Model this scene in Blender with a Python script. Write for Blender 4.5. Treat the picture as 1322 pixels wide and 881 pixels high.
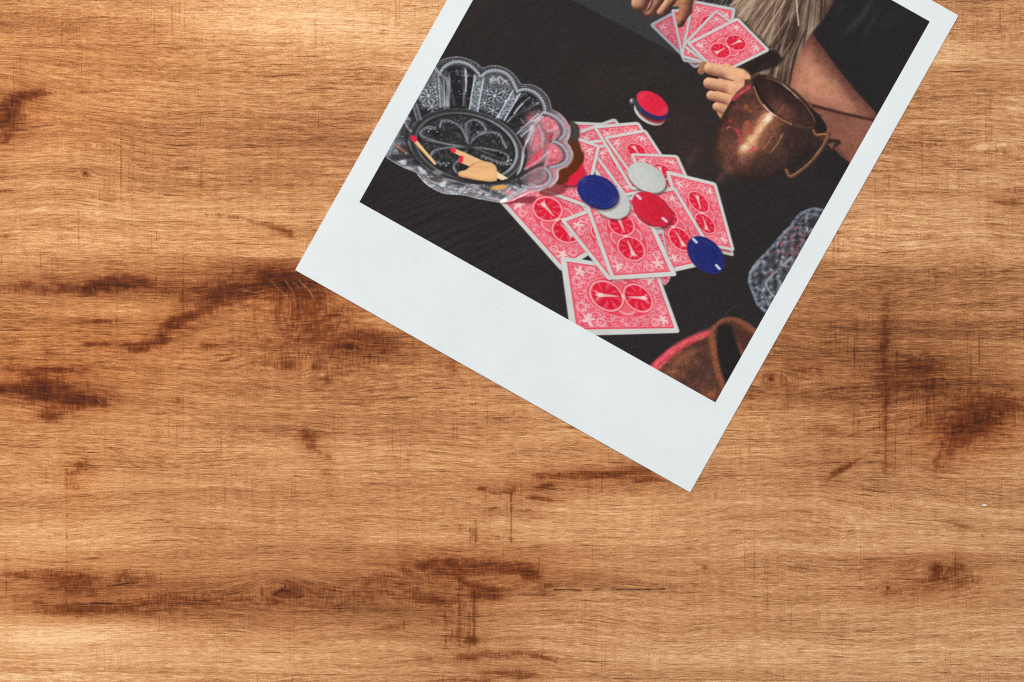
import bpy, bmesh, math
import numpy as np

# ---------------------------------------------------------------- scale: one photograph pixel = 0.15 mm on the table
PX = 0.00015
def W2(x, y):            # photograph pixel -> metres on the table plane
    return ((x - 661.0) * PX, -(y - 440.5) * PX)

scene = bpy.context.scene
COL = scene.collection
for o in list(bpy.data.objects):
    bpy.data.objects.remove(o)

# ---------------------------------------------------------------- camera: straight down on the table
cam_d = bpy.data.cameras.new('camera'); cam = bpy.data.objects.new('camera', cam_d); COL.objects.link(cam)
CAM_H = 0.70
cam.location = (0, 0, CAM_H); cam.rotation_euler = (0, 0, 0)
cam_d.sensor_width = 36.0; cam_d.lens = 36.0 * CAM_H / (1322 * PX)
cam_d.clip_start = 0.01; cam_d.clip_end = 20
scene.camera = cam

# ---------------------------------------------------------------- light: a pale room, one large soft window-like lamp beyond the top edge
world = bpy.data.worlds.new('World'); scene.world = world; world.use_nodes = True
bg = world.node_tree.nodes['Background']
bg.inputs['Color'].default_value = (0.98, 0.99, 1.0, 1); bg.inputs['Strength'].default_value = 0.52
def area(name, loc, target, size, power, col):
    d = bpy.data.lights.new(name, 'AREA'); d.shape = 'RECTANGLE'; d.size, d.size_y = size
    d.energy = power; d.color = col
    o = bpy.data.objects.new(name, d); COL.objects.link(o); o.location = loc
    v = np.array(target, float) - np.array(loc, float)
    from mathutils import Vector
    o.rotation_euler = Vector(v).to_track_quat('-Z', 'Y').to_euler()
    return o
area('soft_lamp', (-0.22, 0.62, 0.95), (0.0, 0.0, 0.0), (0.9, 0.7), 9.5, (1.0, 0.985, 0.96))
scene.view_settings.view_transform = 'Standard'; scene.view_settings.look = 'None'
scene.view_settings.exposure = 0.0; scene.view_settings.gamma = 1.0; scene.view_settings.use_curve_mapping = False

# keep the fine grain of wood and print crisp
scene.render.engine = 'CYCLES'
scene.cycles.use_denoising = False
scene.cycles.filter_width = 1.1

# ---------------------------------------------------------------- helpers
def srgb(c):
    c = np.asarray(c, float) / 255.0
    return np.where(c <= 0.04045, c / 12.92, ((c + 0.055) / 1.055) ** 2.4)

def grid_mesh(name, co, quads):
    me = bpy.data.meshes.new(name)
    n = len(quads)
    me.vertices.add(len(co)); me.vertices.foreach_set('co', np.asarray(co, np.float32).ravel())
    me.loops.add(n * 4); me.loops.foreach_set('vertex_index', np.asarray(quads, np.int32).ravel())
    me.polygons.add(n); me.polygons.foreach_set('loop_start', np.arange(0, n * 4, 4, dtype=np.int32))
    me.polygons.foreach_set('loop_total', np.full(n, 4, np.int32))
    me.update(calc_edges=True)
    return me

def link(name, me, mat, parent=None, label=None, category=None, kind=None, group=None):
    o = bpy.data.objects.new(name, me); COL.objects.link(o)
    if mat is not None: me.materials.append(mat)
    if parent is not None: o.parent = parent
    if label: o['label'] = label
    if category: o['category'] = category
    if kind: o['kind'] = kind
    if group: o['group'] = group
    return o

class NT:
    """short hand for building a node material"""
    def __init__(self, name):
        self.mat = bpy.data.materials.new(name); self.mat.use_nodes = True
        self.t = self.mat.node_tree; self.bsdf = self.t.nodes['Principled BSDF']
    def n(self, typ, **kw):
        nd = self.t.nodes.new(typ)
        for k, v in kw.items(): setattr(nd, k, v)
        return nd
    def set(self, sock, v):
        if hasattr(v, 'node'): self.t.links.new(v, sock)
        else: sock.default_value = v
    def math(self, op, a, b=0.0, c=0.0, clamp=False):
        nd = self.n('ShaderNodeMath', operation=op, use_clamp=clamp)
        for i, v in enumerate((a, b, c)): self.set(nd.inputs[i], v)
        return nd.outputs[0]
    def attr(self, name):
        return self.n('ShaderNodeAttribute', attribute_name=name, attribute_type='GEOMETRY')
    def scale(self, vec, s):
        nd = self.n('ShaderNodeVectorMath', operation='MULTIPLY'); self.set(nd.inputs[0], vec); nd.inputs[1].default_value = s
        return nd.outputs[0]
    def noise(self, vec, detail=3.0, rough=0.5, scale=1.0, dist=0.0):
        nd = self.n('ShaderNodeTexNoise'); self.set(nd.inputs['Vector'], vec); nd.inputs['Scale'].default_value = scale
        nd.inputs['Detail'].default_value = detail; nd.inputs['Roughness'].default_value = rough; nd.inputs['Distortion'].default_value = dist
        return nd.outputs['Fac']
    def ss(self, v, a, b, lo=0.0, hi=1.0):
        nd = self.n('ShaderNodeMapRange', interpolation_type='SMOOTHSTEP'); self.set(nd.inputs[0], v)
        nd.inputs[1].default_value = a; nd.inputs[2].default_value = b; nd.inputs[3].default_value = lo; nd.inputs[4].default_value = hi
        return nd.outputs[0]
    def mix(self, f, a, b, blend='MIX'):
        nd = self.n('ShaderNodeMix', data_type='RGBA', blend_type=blend); self.set(nd.inputs[0], f)
        for s, v in ((6, a), (7, b)): self.set(nd.inputs[s], v if hasattr(v, 'node') else (*v, 1.0))
        return nd.outputs[2]
    def ramp(self, f, stops):
        nd = self.n('ShaderNodeValToRGB'); self.set(nd.inputs[0], f); e = nd.color_ramp.elements
        while len(e) < len(stops): e.new(0.5)
        for el, (p_, c) in zip(e, stops): el.position = p_; el.color = (*c, 1.0)
        return nd.outputs[0]
    def bump(self, h, strength, dist):
        nd = self.n('ShaderNodeBump'); self.set(nd.inputs['Height'], h); nd.inputs['Strength'].default_value = strength; nd.inputs['Distance'].default_value = dist
        self.t.links.new(nd.outputs[0], self.bsdf.inputs['Normal'])

# ---------------------------------------------------------------- the printed picture (flat print, painted in code)
def _hash(ix, iy, seed):
    h = (ix.astype(np.int64) * 374761393 + iy.astype(np.int64) * 668265263 + seed * 982451653) & 0xFFFFFFFF
    h = ((h ^ (h >> 13)) * 1274126177) & 0xFFFFFFFF
    return ((h ^ (h >> 16)) & 0xFFFFFF) / float(0xFFFFFF)

def vnoise(x, y, seed=0):
    ix = np.floor(x); iy = np.floor(y)
    fx = x - ix; fy = y - iy
    fx = fx * fx * (3 - 2 * fx); fy = fy * fy * (3 - 2 * fy)
    a = _hash(ix, iy, seed); b = _hash(ix + 1, iy, seed)
    c = _hash(ix, iy + 1, seed); d = _hash(ix + 1, iy + 1, seed)
    return (a * (1 - fx) + b * fx) * (1 - fy) + (c * (1 - fx) + d * fx) * fy

def fbm(x, y, seed=0, octv=4):
    s = 0.0; amp = 0.5; tot = 0.0
    for k in range(octv):
        s = s + amp * vnoise(x * 2 ** k + 17.3 * k, y * 2 ** k - 9.1 * k, seed + k)
        tot += amp; amp *= 0.5
    return s / tot

def sst(a, b, x):
    t = np.clip((x - a) / (b - a), 0, 1)
    return t * t * (3 - 2 * t)

def smooth_poly(pts, n=6, closed=True):
    P = np.array(pts, float); m = len(P); out = []
    rng_ = range(m) if closed else range(m - 1)
    for i in rng_:
        p0 = P[(i - 1) % m] if (closed or i > 0) else P[i]
        p1 = P[i]; p2 = P[(i + 1) % m]
        p3 = P[(i + 2) % m] if (closed or i + 2 < m) else P[i + 1]
        for k in range(n):
            t = k / n
            out.append(0.5 * ((2 * p1) + (-p0 + p2) * t + (2 * p0 - 5 * p1 + 4 * p2 - p3) * t * t + (-p0 + 3 * p1 - 3 * p2 + p3) * t ** 3))
    if not closed:
        out.append(P[-1])
    return np.array(out)

class Paint:
    AA = 0.75
    def __init__(self, X, Y):
        self.X, self.Y = X, Y
        self.C = np.zeros((X.size, 3)); self.ID = np.zeros(X.size, np.int32)
        self.names = ['table_print']
    def new_id(self, name):
        self.names.append(name); return len(self.names) - 1
    def box(self, x0, y0, x1, y1):
        return np.nonzero((self.X > x0) & (self.X < x1) & (self.Y > y0) & (self.Y < y1))[0]
    def put(self, idx, col, a, ident=None):
        a = np.clip(a, 0, 1)
        col = np.asarray(col, float)
        self.C[idx] = self.C[idx] * (1 - a[:, None]) + (col if col.ndim == 2 else col[None, :]) * a[:, None]
        if ident is not None:
            self.ID[idx[a > 0.5]] = ident
    def add(self, idx, col, a):
        self.C[idx] += np.asarray(col, float)[None, :] * a[:, None]
    def sd_poly(self, x, y, pts):
        P = np.asarray(pts, float); n = len(P)
        d = np.full(x.shape, 1e9); s = np.ones(x.shape)
        for i in range(n):
            a = P[i]; b = P[i - 1]
            ex, ey = b - a; wx = x - a[0]; wy = y - a[1]
            t = np.clip((wx * ex + wy * ey) / max(ex * ex + ey * ey, 1e-9), 0, 1)
            d = np.minimum(d, (wx - ex * t) ** 2 + (wy - ey * t) ** 2)
            c1 = y >= a[1]; c2 = y < b[1]; c3 = ex * wy > ey * wx
            flip = (c1 & c2 & c3) | (~c1 & ~c2 & ~c3)
            s = np.where(flip, -s, s)
        return s * np.sqrt(d)
    def poly(self, pts, col, ident=None, soft=None, alpha=1.0, grow=0.0, shade=None):
        P = np.asarray(pts, float); w = soft or self.AA; m = w + grow + 2
        idx = self.box(P[:, 0].min() - m, P[:, 1].min() - m, P[:, 0].max() + m, P[:, 1].max() + m)
        if not idx.size: return
        x = self.X[idx]; y = self.Y[idx]
        d = self.sd_poly(x, y, P) - grow
        a = sst(w, -w, d) * alpha
        c = shade(x, y, d) if shade else col
        self.put(idx, c, a, ident)
    def line(self, pts, w, col, alpha=1.0, soft=None, w1=None, ident=None, addm=False):
        P = np.asarray(pts, float); s = soft or self.AA; m = max(w, w1 or w) + s + 1
        idx = self.box(P[:, 0].min() - m, P[:, 1].min() - m, P[:, 0].max() + m, P[:, 1].max() + m)
        if not idx.size: return
        x = self.X[idx]; y = self.Y[idx]; d = np.full(x.shape, 1e9); n = len(P) - 1
        for i in range(n):
            ex, ey = P[i + 1] - P[i]; wx = x - P[i, 0]; wy = y - P[i, 1]
            t = np.clip((wx * ex + wy * ey) / max(ex * ex + ey * ey, 1e-9), 0, 1)
            r = w if w1 is None else w + (w1 - w) * (i + t) / n
            d = np.minimum(d, np.sqrt((wx - ex * t) ** 2 + (wy - ey * t) ** 2) - r)
        a = sst(s, -s, d) * alpha
        if addm: self.add(idx, col, a)
        else: self.put(idx, col, a, ident)
    def ell(self, cx, cy, a, b, deg, col, ident=None, soft=None, alpha=1.0, shade=None, addm=False):
        m = max(a, b) + 4; idx = self.box(cx - m, cy - m, cx + m, cy + m)
        if not idx.size: return
        x = self.X[idx] - cx; y = self.Y[idx] - cy; t = math.radians(deg)
        p = (x * math.cos(t) + y * math.sin(t)) / a; q = (-x * math.sin(t) + y * math.cos(t)) / b
        r = np.sqrt(p * p + q * q); d = (r - 1) * min(a, b); w = soft or self.AA
        al = sst(w, -w, d) * alpha
        if addm: self.add(idx, col, al); return
        c = shade(p, q, r, x + cx, y + cy) if shade else col
        self.put(idx, c, al, ident)
    def glow(self, cx, cy, a, b, deg, col, k):
        m = 2.6 * max(a, b); idx = self.box(cx - m, cy - m, cx + m, cy + m)
        if not idx.size: return
        x = self.X[idx] - cx; y = self.Y[idx] - cy; t = math.radians(deg)
        p = (x * math.cos(t) + y * math.sin(t)) / a; q = (-x * math.sin(t) + y * math.cos(t)) / b
        self.put(idx, col, np.exp(-(p * p + q * q)) * k)
    def capsule(self, p0, p1, r0, r1, lit, dark, ident=None, ld=(-0.5, -0.75), seed=0):
        """a rounded finger-like form with its own light side"""
        x0, y0 = p0; x1, y1 = p1; m = max(r0, r1) + 3
        idx = self.box(min(x0, x1) - m, min(y0, y1) - m, max(x0, x1) + m, max(y0, y1) + m)
        if not idx.size: return
        x = self.X[idx]; y = self.Y[idx]; ex, ey = x1 - x0, y1 - y0
        t = np.clip(((x - x0) * ex + (y - y0) * ey) / (ex * ex + ey * ey + 1e-9), 0, 1)
        rr = r0 + (r1 - r0) * t; dx = x - x0 - ex * t; dy = y - y0 - ey * t
        rad = np.sqrt(dx * dx + dy * dy); d = rad - rr
        nx = dx / rr; ny = dy / rr; nz = np.sqrt(np.clip(1 - nx * nx - ny * ny, 0, 1))
        L = np.clip(nx * ld[0] + ny * ld[1] + nz * 0.62, 0, 1.2)
        k = np.clip(L * 1.05 + 0.08 * (vnoise(x / 3, y / 3, seed) - .5), 0, 1)[:, None]
        c = np.asarray(dark, float) * (1 - k) + np.asarray(lit, float) * k
        self.put(idx, c, sst(self.AA, -self.AA, d), ident)

def homography(q):
    """unit square (0,0),(1,0),(1,1),(0,1) -> quad; returns the inverse matrix"""
    A = []; B = []
    for (u, v), (x, y) in zip(((0, 0), (1, 0), (1, 1), (0, 1)), q):
        A.append([u, v, 1, 0, 0, 0, -u * x, -v * x]); B.append(x)
        A.append([0, 0, 0, u, v, 1, -u * y, -v * y]); B.append(y)
    h = np.linalg.solve(np.array(A, float), np.array(B, float))
    return np.linalg.inv(np.append(h, 1).reshape(3, 3))

def card_back(a, b, px, py, white, seed):
    """a, b: millimetres from the card's centre (63 x 88)"""
    red = np.array((223, 52, 76.)); pink = np.array((230, 128, 141.)); pale = np.array((230, 196, 196.)); deep = np.array((218, 30, 58.))
    n = a.size
    fa, fb = np.abs(a), np.abs(b)
    # scroll work: mirrored swirls
    sw = np.sin(fa * 1.75 + 1.9 * np.sin(fb * .95)) * np.sin(fb * 1.65 + 1.9 * np.sin(fa * .9 + .8))
    fine = vnoise(px * .95, py * .95, 40 + seed) - .5
    k = sst(-1.15, .45, sw + .85 * fine)[:, None]
    c = red * (1 - k) + pink * k
    k = (sst(.55, 1.15, sw + .95 * (vnoise(px * .8, py * .8, 71 + seed) - .4)) * .75)[:, None]
    c = c * (1 - k) + pale * k
    def mix(col, m):
        nonlocal c
        m = np.clip(m, 0, 1)[:, None]; c = c * (1 - m) + np.asarray(col, float) * m
    # dark field round the roundels
    q = np.sqrt((a / 18.5) ** 2 + (b / 29.5) ** 2)
    mix(red, sst(1.04, .97, q) * .6)
    cen = np.hypot(a / 15.5, b / 11.)
    mix((228, 104, 120), sst(1.03, .97, cen) * .8); mix(pale, .6 * sst(.09, .03, np.abs(cen - 1)))
    ring = np.hypot(a, fb - 13.6)
    mix(red, sst(14.9, 14.2, ring)); mix(deep, sst(12.8, 12., ring)); mix((190, 24, 50), sst(.15, .7, np.cos(np.arctan2(fb - 13.6, fa) * 9 + 1.) + fine) * sst(12, 11, ring) * .35)
    pet = np.arctan2(fb - 13.6, a)
    mix((231, 88, 106), sst(12.3, 11.6, ring) * sst(.25, .8, np.cos(pet * 8 + ring * .25) * .8 + fine) * sst(3, 6, ring) * .8)
    mix((236, 175, 178), sst(1.15, .5, np.abs(ring - 12.9)) * .85)
    # pale spindle ornament in each roundel, pointed toward the middle
    tb = fb - 13.6
    half = np.clip(.15 + (tb + 10.5) * .1, 0, 1.5) * sst(9.5, 7., tb)
    mix((232, 205, 200), sst(.5, -.4, fa - half) * sst(-11, -9.5, tb) * .8)
    mix((232, 205, 200), sst(.7, -.3, np.abs(fa - np.clip(tb - 4.5, 0, 9) * .8) - .45) * sst(4.5, 5.5, tb) * sst(9.2, 8.2, tb) * .8)
    mix((232, 205, 200), sst(.9, -.1, np.hypot(fa, tb - 5.0) - 1.6) * .9)
    mix((236, 190, 190), sst(2.6, 1.2, np.hypot(a, b * 1.1)) * .9)
    mix((236, 170, 175), sst(.9, .3, np.abs(q - 1.0) * 24) * .55)
    # white sprays in the corners
    ca, cb = fa - 19.5, fb - 31.
    sp = np.hypot(ca, cb); th = np.arctan2(cb, ca)
    star = 1.3 + 3.9 * np.abs(np.cos(th * 2.5 + .5)) ** 2.0
    mix((233, 212, 208), sst(1.0, -.8, sp - star * (.45 + 1.1 * (fine + .5))) * .85)
    mix((233, 190, 190), sst(.8, .1, np.abs(np.hypot(fa - 22, fb - 22.5) - 3.0) - .2) * .7)
    mix((233, 190, 190), sst(.8, .1, np.abs(np.hypot(fa - 10.5, fb - 34.5) - 3.0) - .2) * .6)
    # frame line and white margin
    e = np.maximum(fa - 27.2, fb - 39.7)
    mix(red, sst(-1.7, -1.1, e) * .85); mix(pink, sst(.9, .2, np.abs(e + 1.5)) * .6)
    m = sst(-.45, .45, e)
    mix(np.asarray(white, float), m)
    return c

def paint_picture(X, Y):
    p = Paint(X, Y)
    # ---- dark table top
    n1 = fbm(X / 60, Y / 60, 3); t = math.radians(-24)
    sx = X * math.cos(t) + Y * math.sin(t); sy = -X * math.sin(t) + Y * math.cos(t)
    streak = fbm(sx / 22, sy / 1.6, 9, 3)
    base = np.stack([38 + 4 * n1, 35.5 + 3 * n1, 36 + 3 * n1], 1)
    left = sst(760, 560, X) * sst(180, 260, Y)
    base += ((streak - .5) * (7 + 15 * left))[:, None] * np.array((1, 1.02, 1.06))
    warm = np.exp(-(((X - 890) / 62) ** 2 + ((Y - 185) / 62) ** 2)) + .6 * np.exp(-(((X - 800) / 90) ** 2 + ((Y - 100) / 45) ** 2)) + .35 * np.exp(-(((X - 615) / 60) ** 2 + ((Y - 30) / 50) ** 2))
    base += (warm * (.35 + .9 * n1))[:, None] * np.array((11, 4, 2.))
    p.C[:] = base
    p.glow(858, 130, 9, 20, 60, (70, 58, 56), .0)
    p.glow(893, 205, 16, 5, -55, (84, 62, 54), .5); p.glow(931, 229, 10, 4, -50, (96, 66, 56), .65)
    p.line([(936, 405), (948, 396), (957, 392)], .4, (86, 84, 88), .5)
    # ---- lighter floor strip beyond the table edge, dark seat on the right
    p.poly([(738, 0), (862, 64), (905, 86), (905, 0), (900, -240), (610, -240), (640, -52)], (54, 54, 55), soft=1.2)
    p.poly([(880, -240), (880, 30), (935, 30), (962, -30), (1090, -240)], (46, 45, 46), soft=3)
    I = p.new_id('person_print')
    # dark clothing behind the arm
    p.poly([(1030, 70), (1062, 30), (1076, -10), (1100, -240), (1300, -240), (1300, 60), (1132, 156), (1090, 92)], (34, 33, 34), soft=1.5)
    for (gx, gy, ga, gb, gd, gk) in ((1112, 22, 22, 5, -50, .35), (1120, 8, 16, 3, -55, .45), (1098, 36, 14, 5, -45, .3), (1125, 30, 20, 4, -60, .3), (1150, 24, 20, 9, -40, .2), (1085, 10, 8, 4, -60, .25)):
        p.glow(gx, gy, ga, gb, gd, (64, 62, 67), gk)
    # ---- forearm and upper arm
    skin_l = np.array((206, 142, 112.)); skin_d = np.array((84, 48, 42.))
    def fore(x, y, d):
        k = np.clip(.50 + (x - 1090) * .002 - sst(12, 0, -(d)) * .35 + .25 * (fbm(x / 9, y / 9, 5) - .5), 0, 1)[:, None]
        return skin_d * (1 - k) + np.array((182, 120, 96.)) * k
    p.poly(smooth_poly([(1040, 128), (1090, 142), (1140, 152), (1140, 190), (1102, 216), (1080, 196), (1062, 182), (1050, 160)]), None, I, soft=1.4, shade=fore)
    def arm(x, y, d):
        # light from the left of the arm, falling off to its right edge
        t_ = ((x - 1047) * 99 + (y - 44) * 83) / (83 * 83 + 99 * 99) ** .5  # to the right edge, roughly
        rd = ((x - 1047) * .76 - (y - 44) * .65)
        k = np.clip(.86 - sst(-34, 4, rd) * .75 - sst(10, -2, y - 40) * .3 + .3 * (fbm(x / 8, y / 8, 6) - .5), 0, 1)
        k *= .68 + .32 * sst(0, 16, -d)
        k = k[:, None]
        return skin_d * (1 - k) + skin_l * k
    p.poly(smooth_poly([(1018, 118), (1022, 92), (1032, 66), (1046, 44), (1056, 54), (1068, 70), (1084, 92), (1104, 117), (1131, 147), (1129, 156), (1110, 150), (1088, 146), (1062, 138), (1040, 130)]), None, I, soft=1.3, shade=arm)
    p.line([(1050, 137), (1070, 142), (1090, 147), (1112, 152), (1130, 156)], 1.7, (50, 29, 26), .85, soft=2.0)
    p.poly([(1064, 178), (1084, 181), (1086, 186), (1078, 190), (1075, 196), (1066, 190)], (46, 32, 30), soft=1.5, alpha=.9)
    p.poly([(1068, 186), (1078, 184), (1074, 193)], (132, 88, 70), soft=1.2, alpha=.8)
    p.poly([(1060, 193), (1078, 196), (1100, 213), (1090, 240), (1050, 230)], (36, 33, 34), soft=1.5)
    # ---- hair
    H = p.new_id('hair_print')
    hair = smooth_poly([(930, 24), (942, 8), (960, -30), (985, -80), (1040, -120), (1090, -80), (1080, -10), (1066, 20), (1050, 40), (1036, 62), (1025, 88), (1018, 114), (1004, 110), (986, 102), (972, 98), (982, 84), (1000, 74), (990, 60), (972, 44), (955, 26)])
    def hs(x, y, d):
        # strand coordinate: strands run down-left, fanning from the upper right
        ang = np.arctan2(y + 110, x - 1060.)
        u = ang * 250 + 7 * vnoise(x / 34, y / 34, 21); rr = np.hypot(x - 1060, y + 110)
        s1 = .55 * vnoise(u / 1.7, rr / 110, 31) + .45 * vnoise(u / 4.2, rr / 90, 33); s2 = .6 * vnoise(u / 11, rr / 70, 37) + .4 * fbm(x / 20, y / 20, 38, 2)
        k = .34 + .75 * (s1 - .5) + 1.0 * (s2 - .5)
        k = k + .45 * np.exp(-(((x - 966) / 24) ** 2 + ((y - 6) / 24) ** 2)) - .34 * np.exp(-(((x - 1022) / 16) ** 2 + ((y - 42) / 20) ** 2)) - .40 * sst(1042, 1072, x) + .18 * np.exp(-(((x - 1014) / 14) ** 2 + ((y - 80) / 22) ** 2))
        k = np.clip(k, 0, 1)[:, None]
        return np.array((62, 45, 39.)) * (1 - k) + np.array((214, 186, 156.)) * k
    p.poly(hair, None, H, soft=2.0, shade=hs)
    rg = np.random.default_rng(11)
    for k_ in range(84):                                    # single strands catching the light
        a_ = rg.uniform(1.72, 2.62); r0 = rg.uniform(95, 190); ln = rg.uniform(26, 70); bend = rg.uniform(-.10, .10)
        P = [(1060 + (r0 + ln * t_) * math.cos(a_ + bend * t_ * t_), -110 + (r0 + ln * t_) * math.sin(a_ + bend * t_ * t_)) for t_ in (0, .35, .7, 1.0)]
        if P[-1][0] > 1046 - max(P[-1][1], 0) * .33 or P[-1][1] > 108: continue
        br = rg.uniform(0, 1)
        p.line(smooth_poly(P, 4, False), rg.uniform(.25, .6), (228, 198, 164) if br > .4 else (74, 54, 46), rg.uniform(.18, .45), soft=.9)
    p.poly([(948, 92), (978, 72), (1000, 64), (1012, 76), (1004, 86), (985, 92), (966, 100), (955, 98)], (38, 29, 28), soft=2.5, alpha=.95)
    for (pts, w, col, al) in (([(1028, -8), (1029, 12), (1031, 33)], .9, (214, 190, 168), .9), ([(1013, 2), (1000, 22), (984, 46)], .8, (204, 170, 134), .8), ([(1016, 24), (1006, 40), (994, 56)], .6, (196, 160, 124), .7), ([(1022, 54), (1014, 66), (1008, 74)], .8, (206, 168, 124), .38), ([(1032, 54), (1024, 70), (1020, 88)], .8, (206, 162, 118), .38), ([(1027, 56), (1019, 70), (1012, 84)], .8, (196, 150, 110), .38), ([(955, 0), (946, 14), (940, 24)], 1.4, (196, 172, 142), .5), ([(976, -4), (968, 14), (962, 26)], 2, (206, 180, 150), .4), ([(1040, 40), (1026, 72), (1019, 108)], .9, (50, 34, 30), .85), ([(1000, 4), (986, 24), (976, 38)], .9, (70, 48, 40), .7), ([(992, 0), (976, 26)], .7, (80, 60, 50), .6), ([(1018, 30), (1002, 56), (992, 62)], 1.5, (60, 40, 34), .6)):
        p.line(smooth_poly(pts, 5, False), w, col, al)
    p.poly([(945, 24), (952, 22), (975, 42), (992, 60), (990, 66), (985, 62)], (52, 40, 36), soft=3, alpha=.55)
    # ---- cards
    W = (204, 204, 200)
    def card(q, white=W, seed=0, dim=1.0, rot=False, edge=True, label='card_print', tint=None):
        ident = p.new_id(label)
        Q = np.array(q, float)
        if rot: Q = Q[[3, 0, 1, 2]]
        Hi = homography(Q)
        cen = Q.mean(0)
        # rounded corner outline
        rp = []
        for i in range(4):
            a, b, c = Q[i - 1], Q[i], Q[(i + 1) % 4]
            k = 3.2
            va = (a - b) / np.linalg.norm(a - b); vc = (c - b) / np.linalg.norm(c - b)
            rp += [b + va * k, b + va * k * .33 + vc * .33 * k, b + vc * k]
        rp = np.array(rp)
        if edge:   # soft contact shadow and the grey paper edge
            p.poly(rp + np.array((1.0, 1.6)), (70, 44, 46), soft=2.6, alpha=.38)
        def sh(x, y, d):
            den = Hi[2, 0] * x + Hi[2, 1] * y + Hi[2, 2]
            u = (Hi[0, 0] * x + Hi[0, 1] * y + Hi[0, 2]) / den; v = (Hi[1, 0] * x + Hi[1, 1] * y + Hi[1, 2]) / den
            c = card_back((u - .5) * 63, (v - .5) * 88, x, y, white, seed)
            g = dim * (1 + .05 * (vnoise(x / 14, y / 14, seed + 5) - .5))
            c = c * g[:, None] if np.ndim(g) else c * g
            if tint is not None: c = c * np.asarray(tint)
            return c
        p.poly(rp, None, ident, shade=sh)
        return ident
    # fan in the hand
    fan = 'hand_card_print'
    card([(838, 32), (886, 6), (944, 64), (896.8, 89.3)], (184, 186, 190), 1, .9, edge=False, label=fan, tint=(.95, .93, .96))
    card([(866, 12), (919, 14), (934, 85), (881, 80)], (190, 192, 194), 2, .95, label=fan)
    card([(893, 0), (950, 11), (935, 90), (878, 74)], (192, 194, 194), 3, .97, label=fan)
    card([(924, 12.4), (966, 43), (921, 90), (880, 59)], (196, 197, 196), 4, .97, label=fan)
    p.line([(881, 57), (906, 80)], 1.2, (150, 90, 96), .0)
    card([(952, 22.4), (994.4, 65.4), (928, 98), (886, 56)], (200, 200, 198), 5, 1.0, label=fan)
    # ---- pile on the table
    def pile(q, seed, dim=1.0, **k): return card(q, (203, 204, 200), 10 + seed, dim, **k)
    pile([(735, 157), (800, 160), (838, 232), (776, 240)], 1, .94)
    pile([(738, 172.5), (794, 152.5), (846, 222), (790, 246)], 2, .95)
    pile([(742, 184), (800, 178), (846, 240), (794, 262)], 3)
    pile([(760, 191), (816, 180), (862, 240), (806, 254)], 4)
    pile([(765, 162.5), (824.4, 157.3), (876, 238), (815, 246)], 5)
    pile([(779, 177), (833.5, 167), (876, 232), (824, 240)], 6)
    pile([(813.5, 198), (875, 200.5), (906, 268), (840, 264)], 7)
    pile([(860, 226), (924, 242), (948, 331.5), (890, 318)], 8, .9)
    pile([(859, 220), (924.5, 236.3), (948.8, 325), (889, 312)], 9)
    pile([(814, 252), (871, 241), (929, 338), (867, 352)], 10)
    pile([(644, 260), (714, 220), (796, 308), (725, 351)], 11)
    pile([(716, 167), (775, 188.2), (757, 268), (693, 245)], 12)
    pile([(723, 331), (849, 350), (878, 430), (737, 434)], 13, rot=True)
    pile([(810, 300), (855, 290), (866, 360), (858, 370)], 14, .95)
    pile([(723, 284), (792, 258), (852, 336), (786, 363)], 15)
    pile([(755, 264), (826, 252), (874.3, 356.5), (789, 361.6)], 16)
    # ---- bowl shadow and its amber caustic on the cards
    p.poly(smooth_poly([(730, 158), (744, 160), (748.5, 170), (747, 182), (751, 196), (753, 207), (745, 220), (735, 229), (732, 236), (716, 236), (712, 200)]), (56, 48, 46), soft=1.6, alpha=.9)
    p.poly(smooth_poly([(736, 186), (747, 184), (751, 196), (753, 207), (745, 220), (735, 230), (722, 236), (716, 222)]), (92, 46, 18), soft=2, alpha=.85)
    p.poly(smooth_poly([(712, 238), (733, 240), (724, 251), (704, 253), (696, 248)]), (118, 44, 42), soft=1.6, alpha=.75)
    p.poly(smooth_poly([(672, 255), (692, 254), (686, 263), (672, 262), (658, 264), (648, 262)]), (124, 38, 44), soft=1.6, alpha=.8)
    # ---- poker chips
    def chip(cx, cy, a, b, deg, col, edge, label='chip_print', stripes=(), th=2.2, seed=0, glints=()):
        ident = p.new_id(label); col = np.asarray(col, float)
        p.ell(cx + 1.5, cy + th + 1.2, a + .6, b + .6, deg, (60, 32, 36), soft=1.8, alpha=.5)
        p.ell(cx + .4, cy + th * .7, a, b, deg, edge, ident)
        def sh(q, r_, r, x, y):
            k = .97 + .06 * (vnoise(x / 2.2, y / 2.2, seed) - .5) + .05 * (r_ - q) * .5
            c = col[None, :] * k[:, None]
            m = (.22 * sst(.07, .0, np.abs(r - .76)) + .25 * sst(.9, 1.0, r))[:, None]
            c = c * (1 - m) + (col * .55 + 70) * m
            for (sx_, sy_) in glints:
                m = (.28 * np.exp(-(((x - sx_) / 5) ** 2 + ((y - sy_) / 4) ** 2)))[:, None]; c = c * (1 - m) + (col * .5 + 95) * m
            return c
        p.ell(cx, cy, a, b, deg, None, ident, shade=sh)
        for (sx_, sy_, ex, ey) in stripes:
            p.line([(sx_ - ex, sy_ - ey), (sx_ + ex, sy_ + ey)], 1.5, (222, 226, 236), .92, soft=.9)
    R, B, Wc = (220, 32, 58), (34, 42, 118), (204, 205, 201)
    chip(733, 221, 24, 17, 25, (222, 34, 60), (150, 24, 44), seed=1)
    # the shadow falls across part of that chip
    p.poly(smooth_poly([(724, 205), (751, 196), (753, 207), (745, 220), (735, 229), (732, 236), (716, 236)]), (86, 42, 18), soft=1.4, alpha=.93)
    chip(789, 261, 25.5, 19, 28, Wc, (186, 182, 176), seed=2)
    chip(771.8, 247.6, 28, 20, 25, (33, 42, 116), (22, 26, 74), seed=3, glints=((752, 232), (795, 260)))
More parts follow.
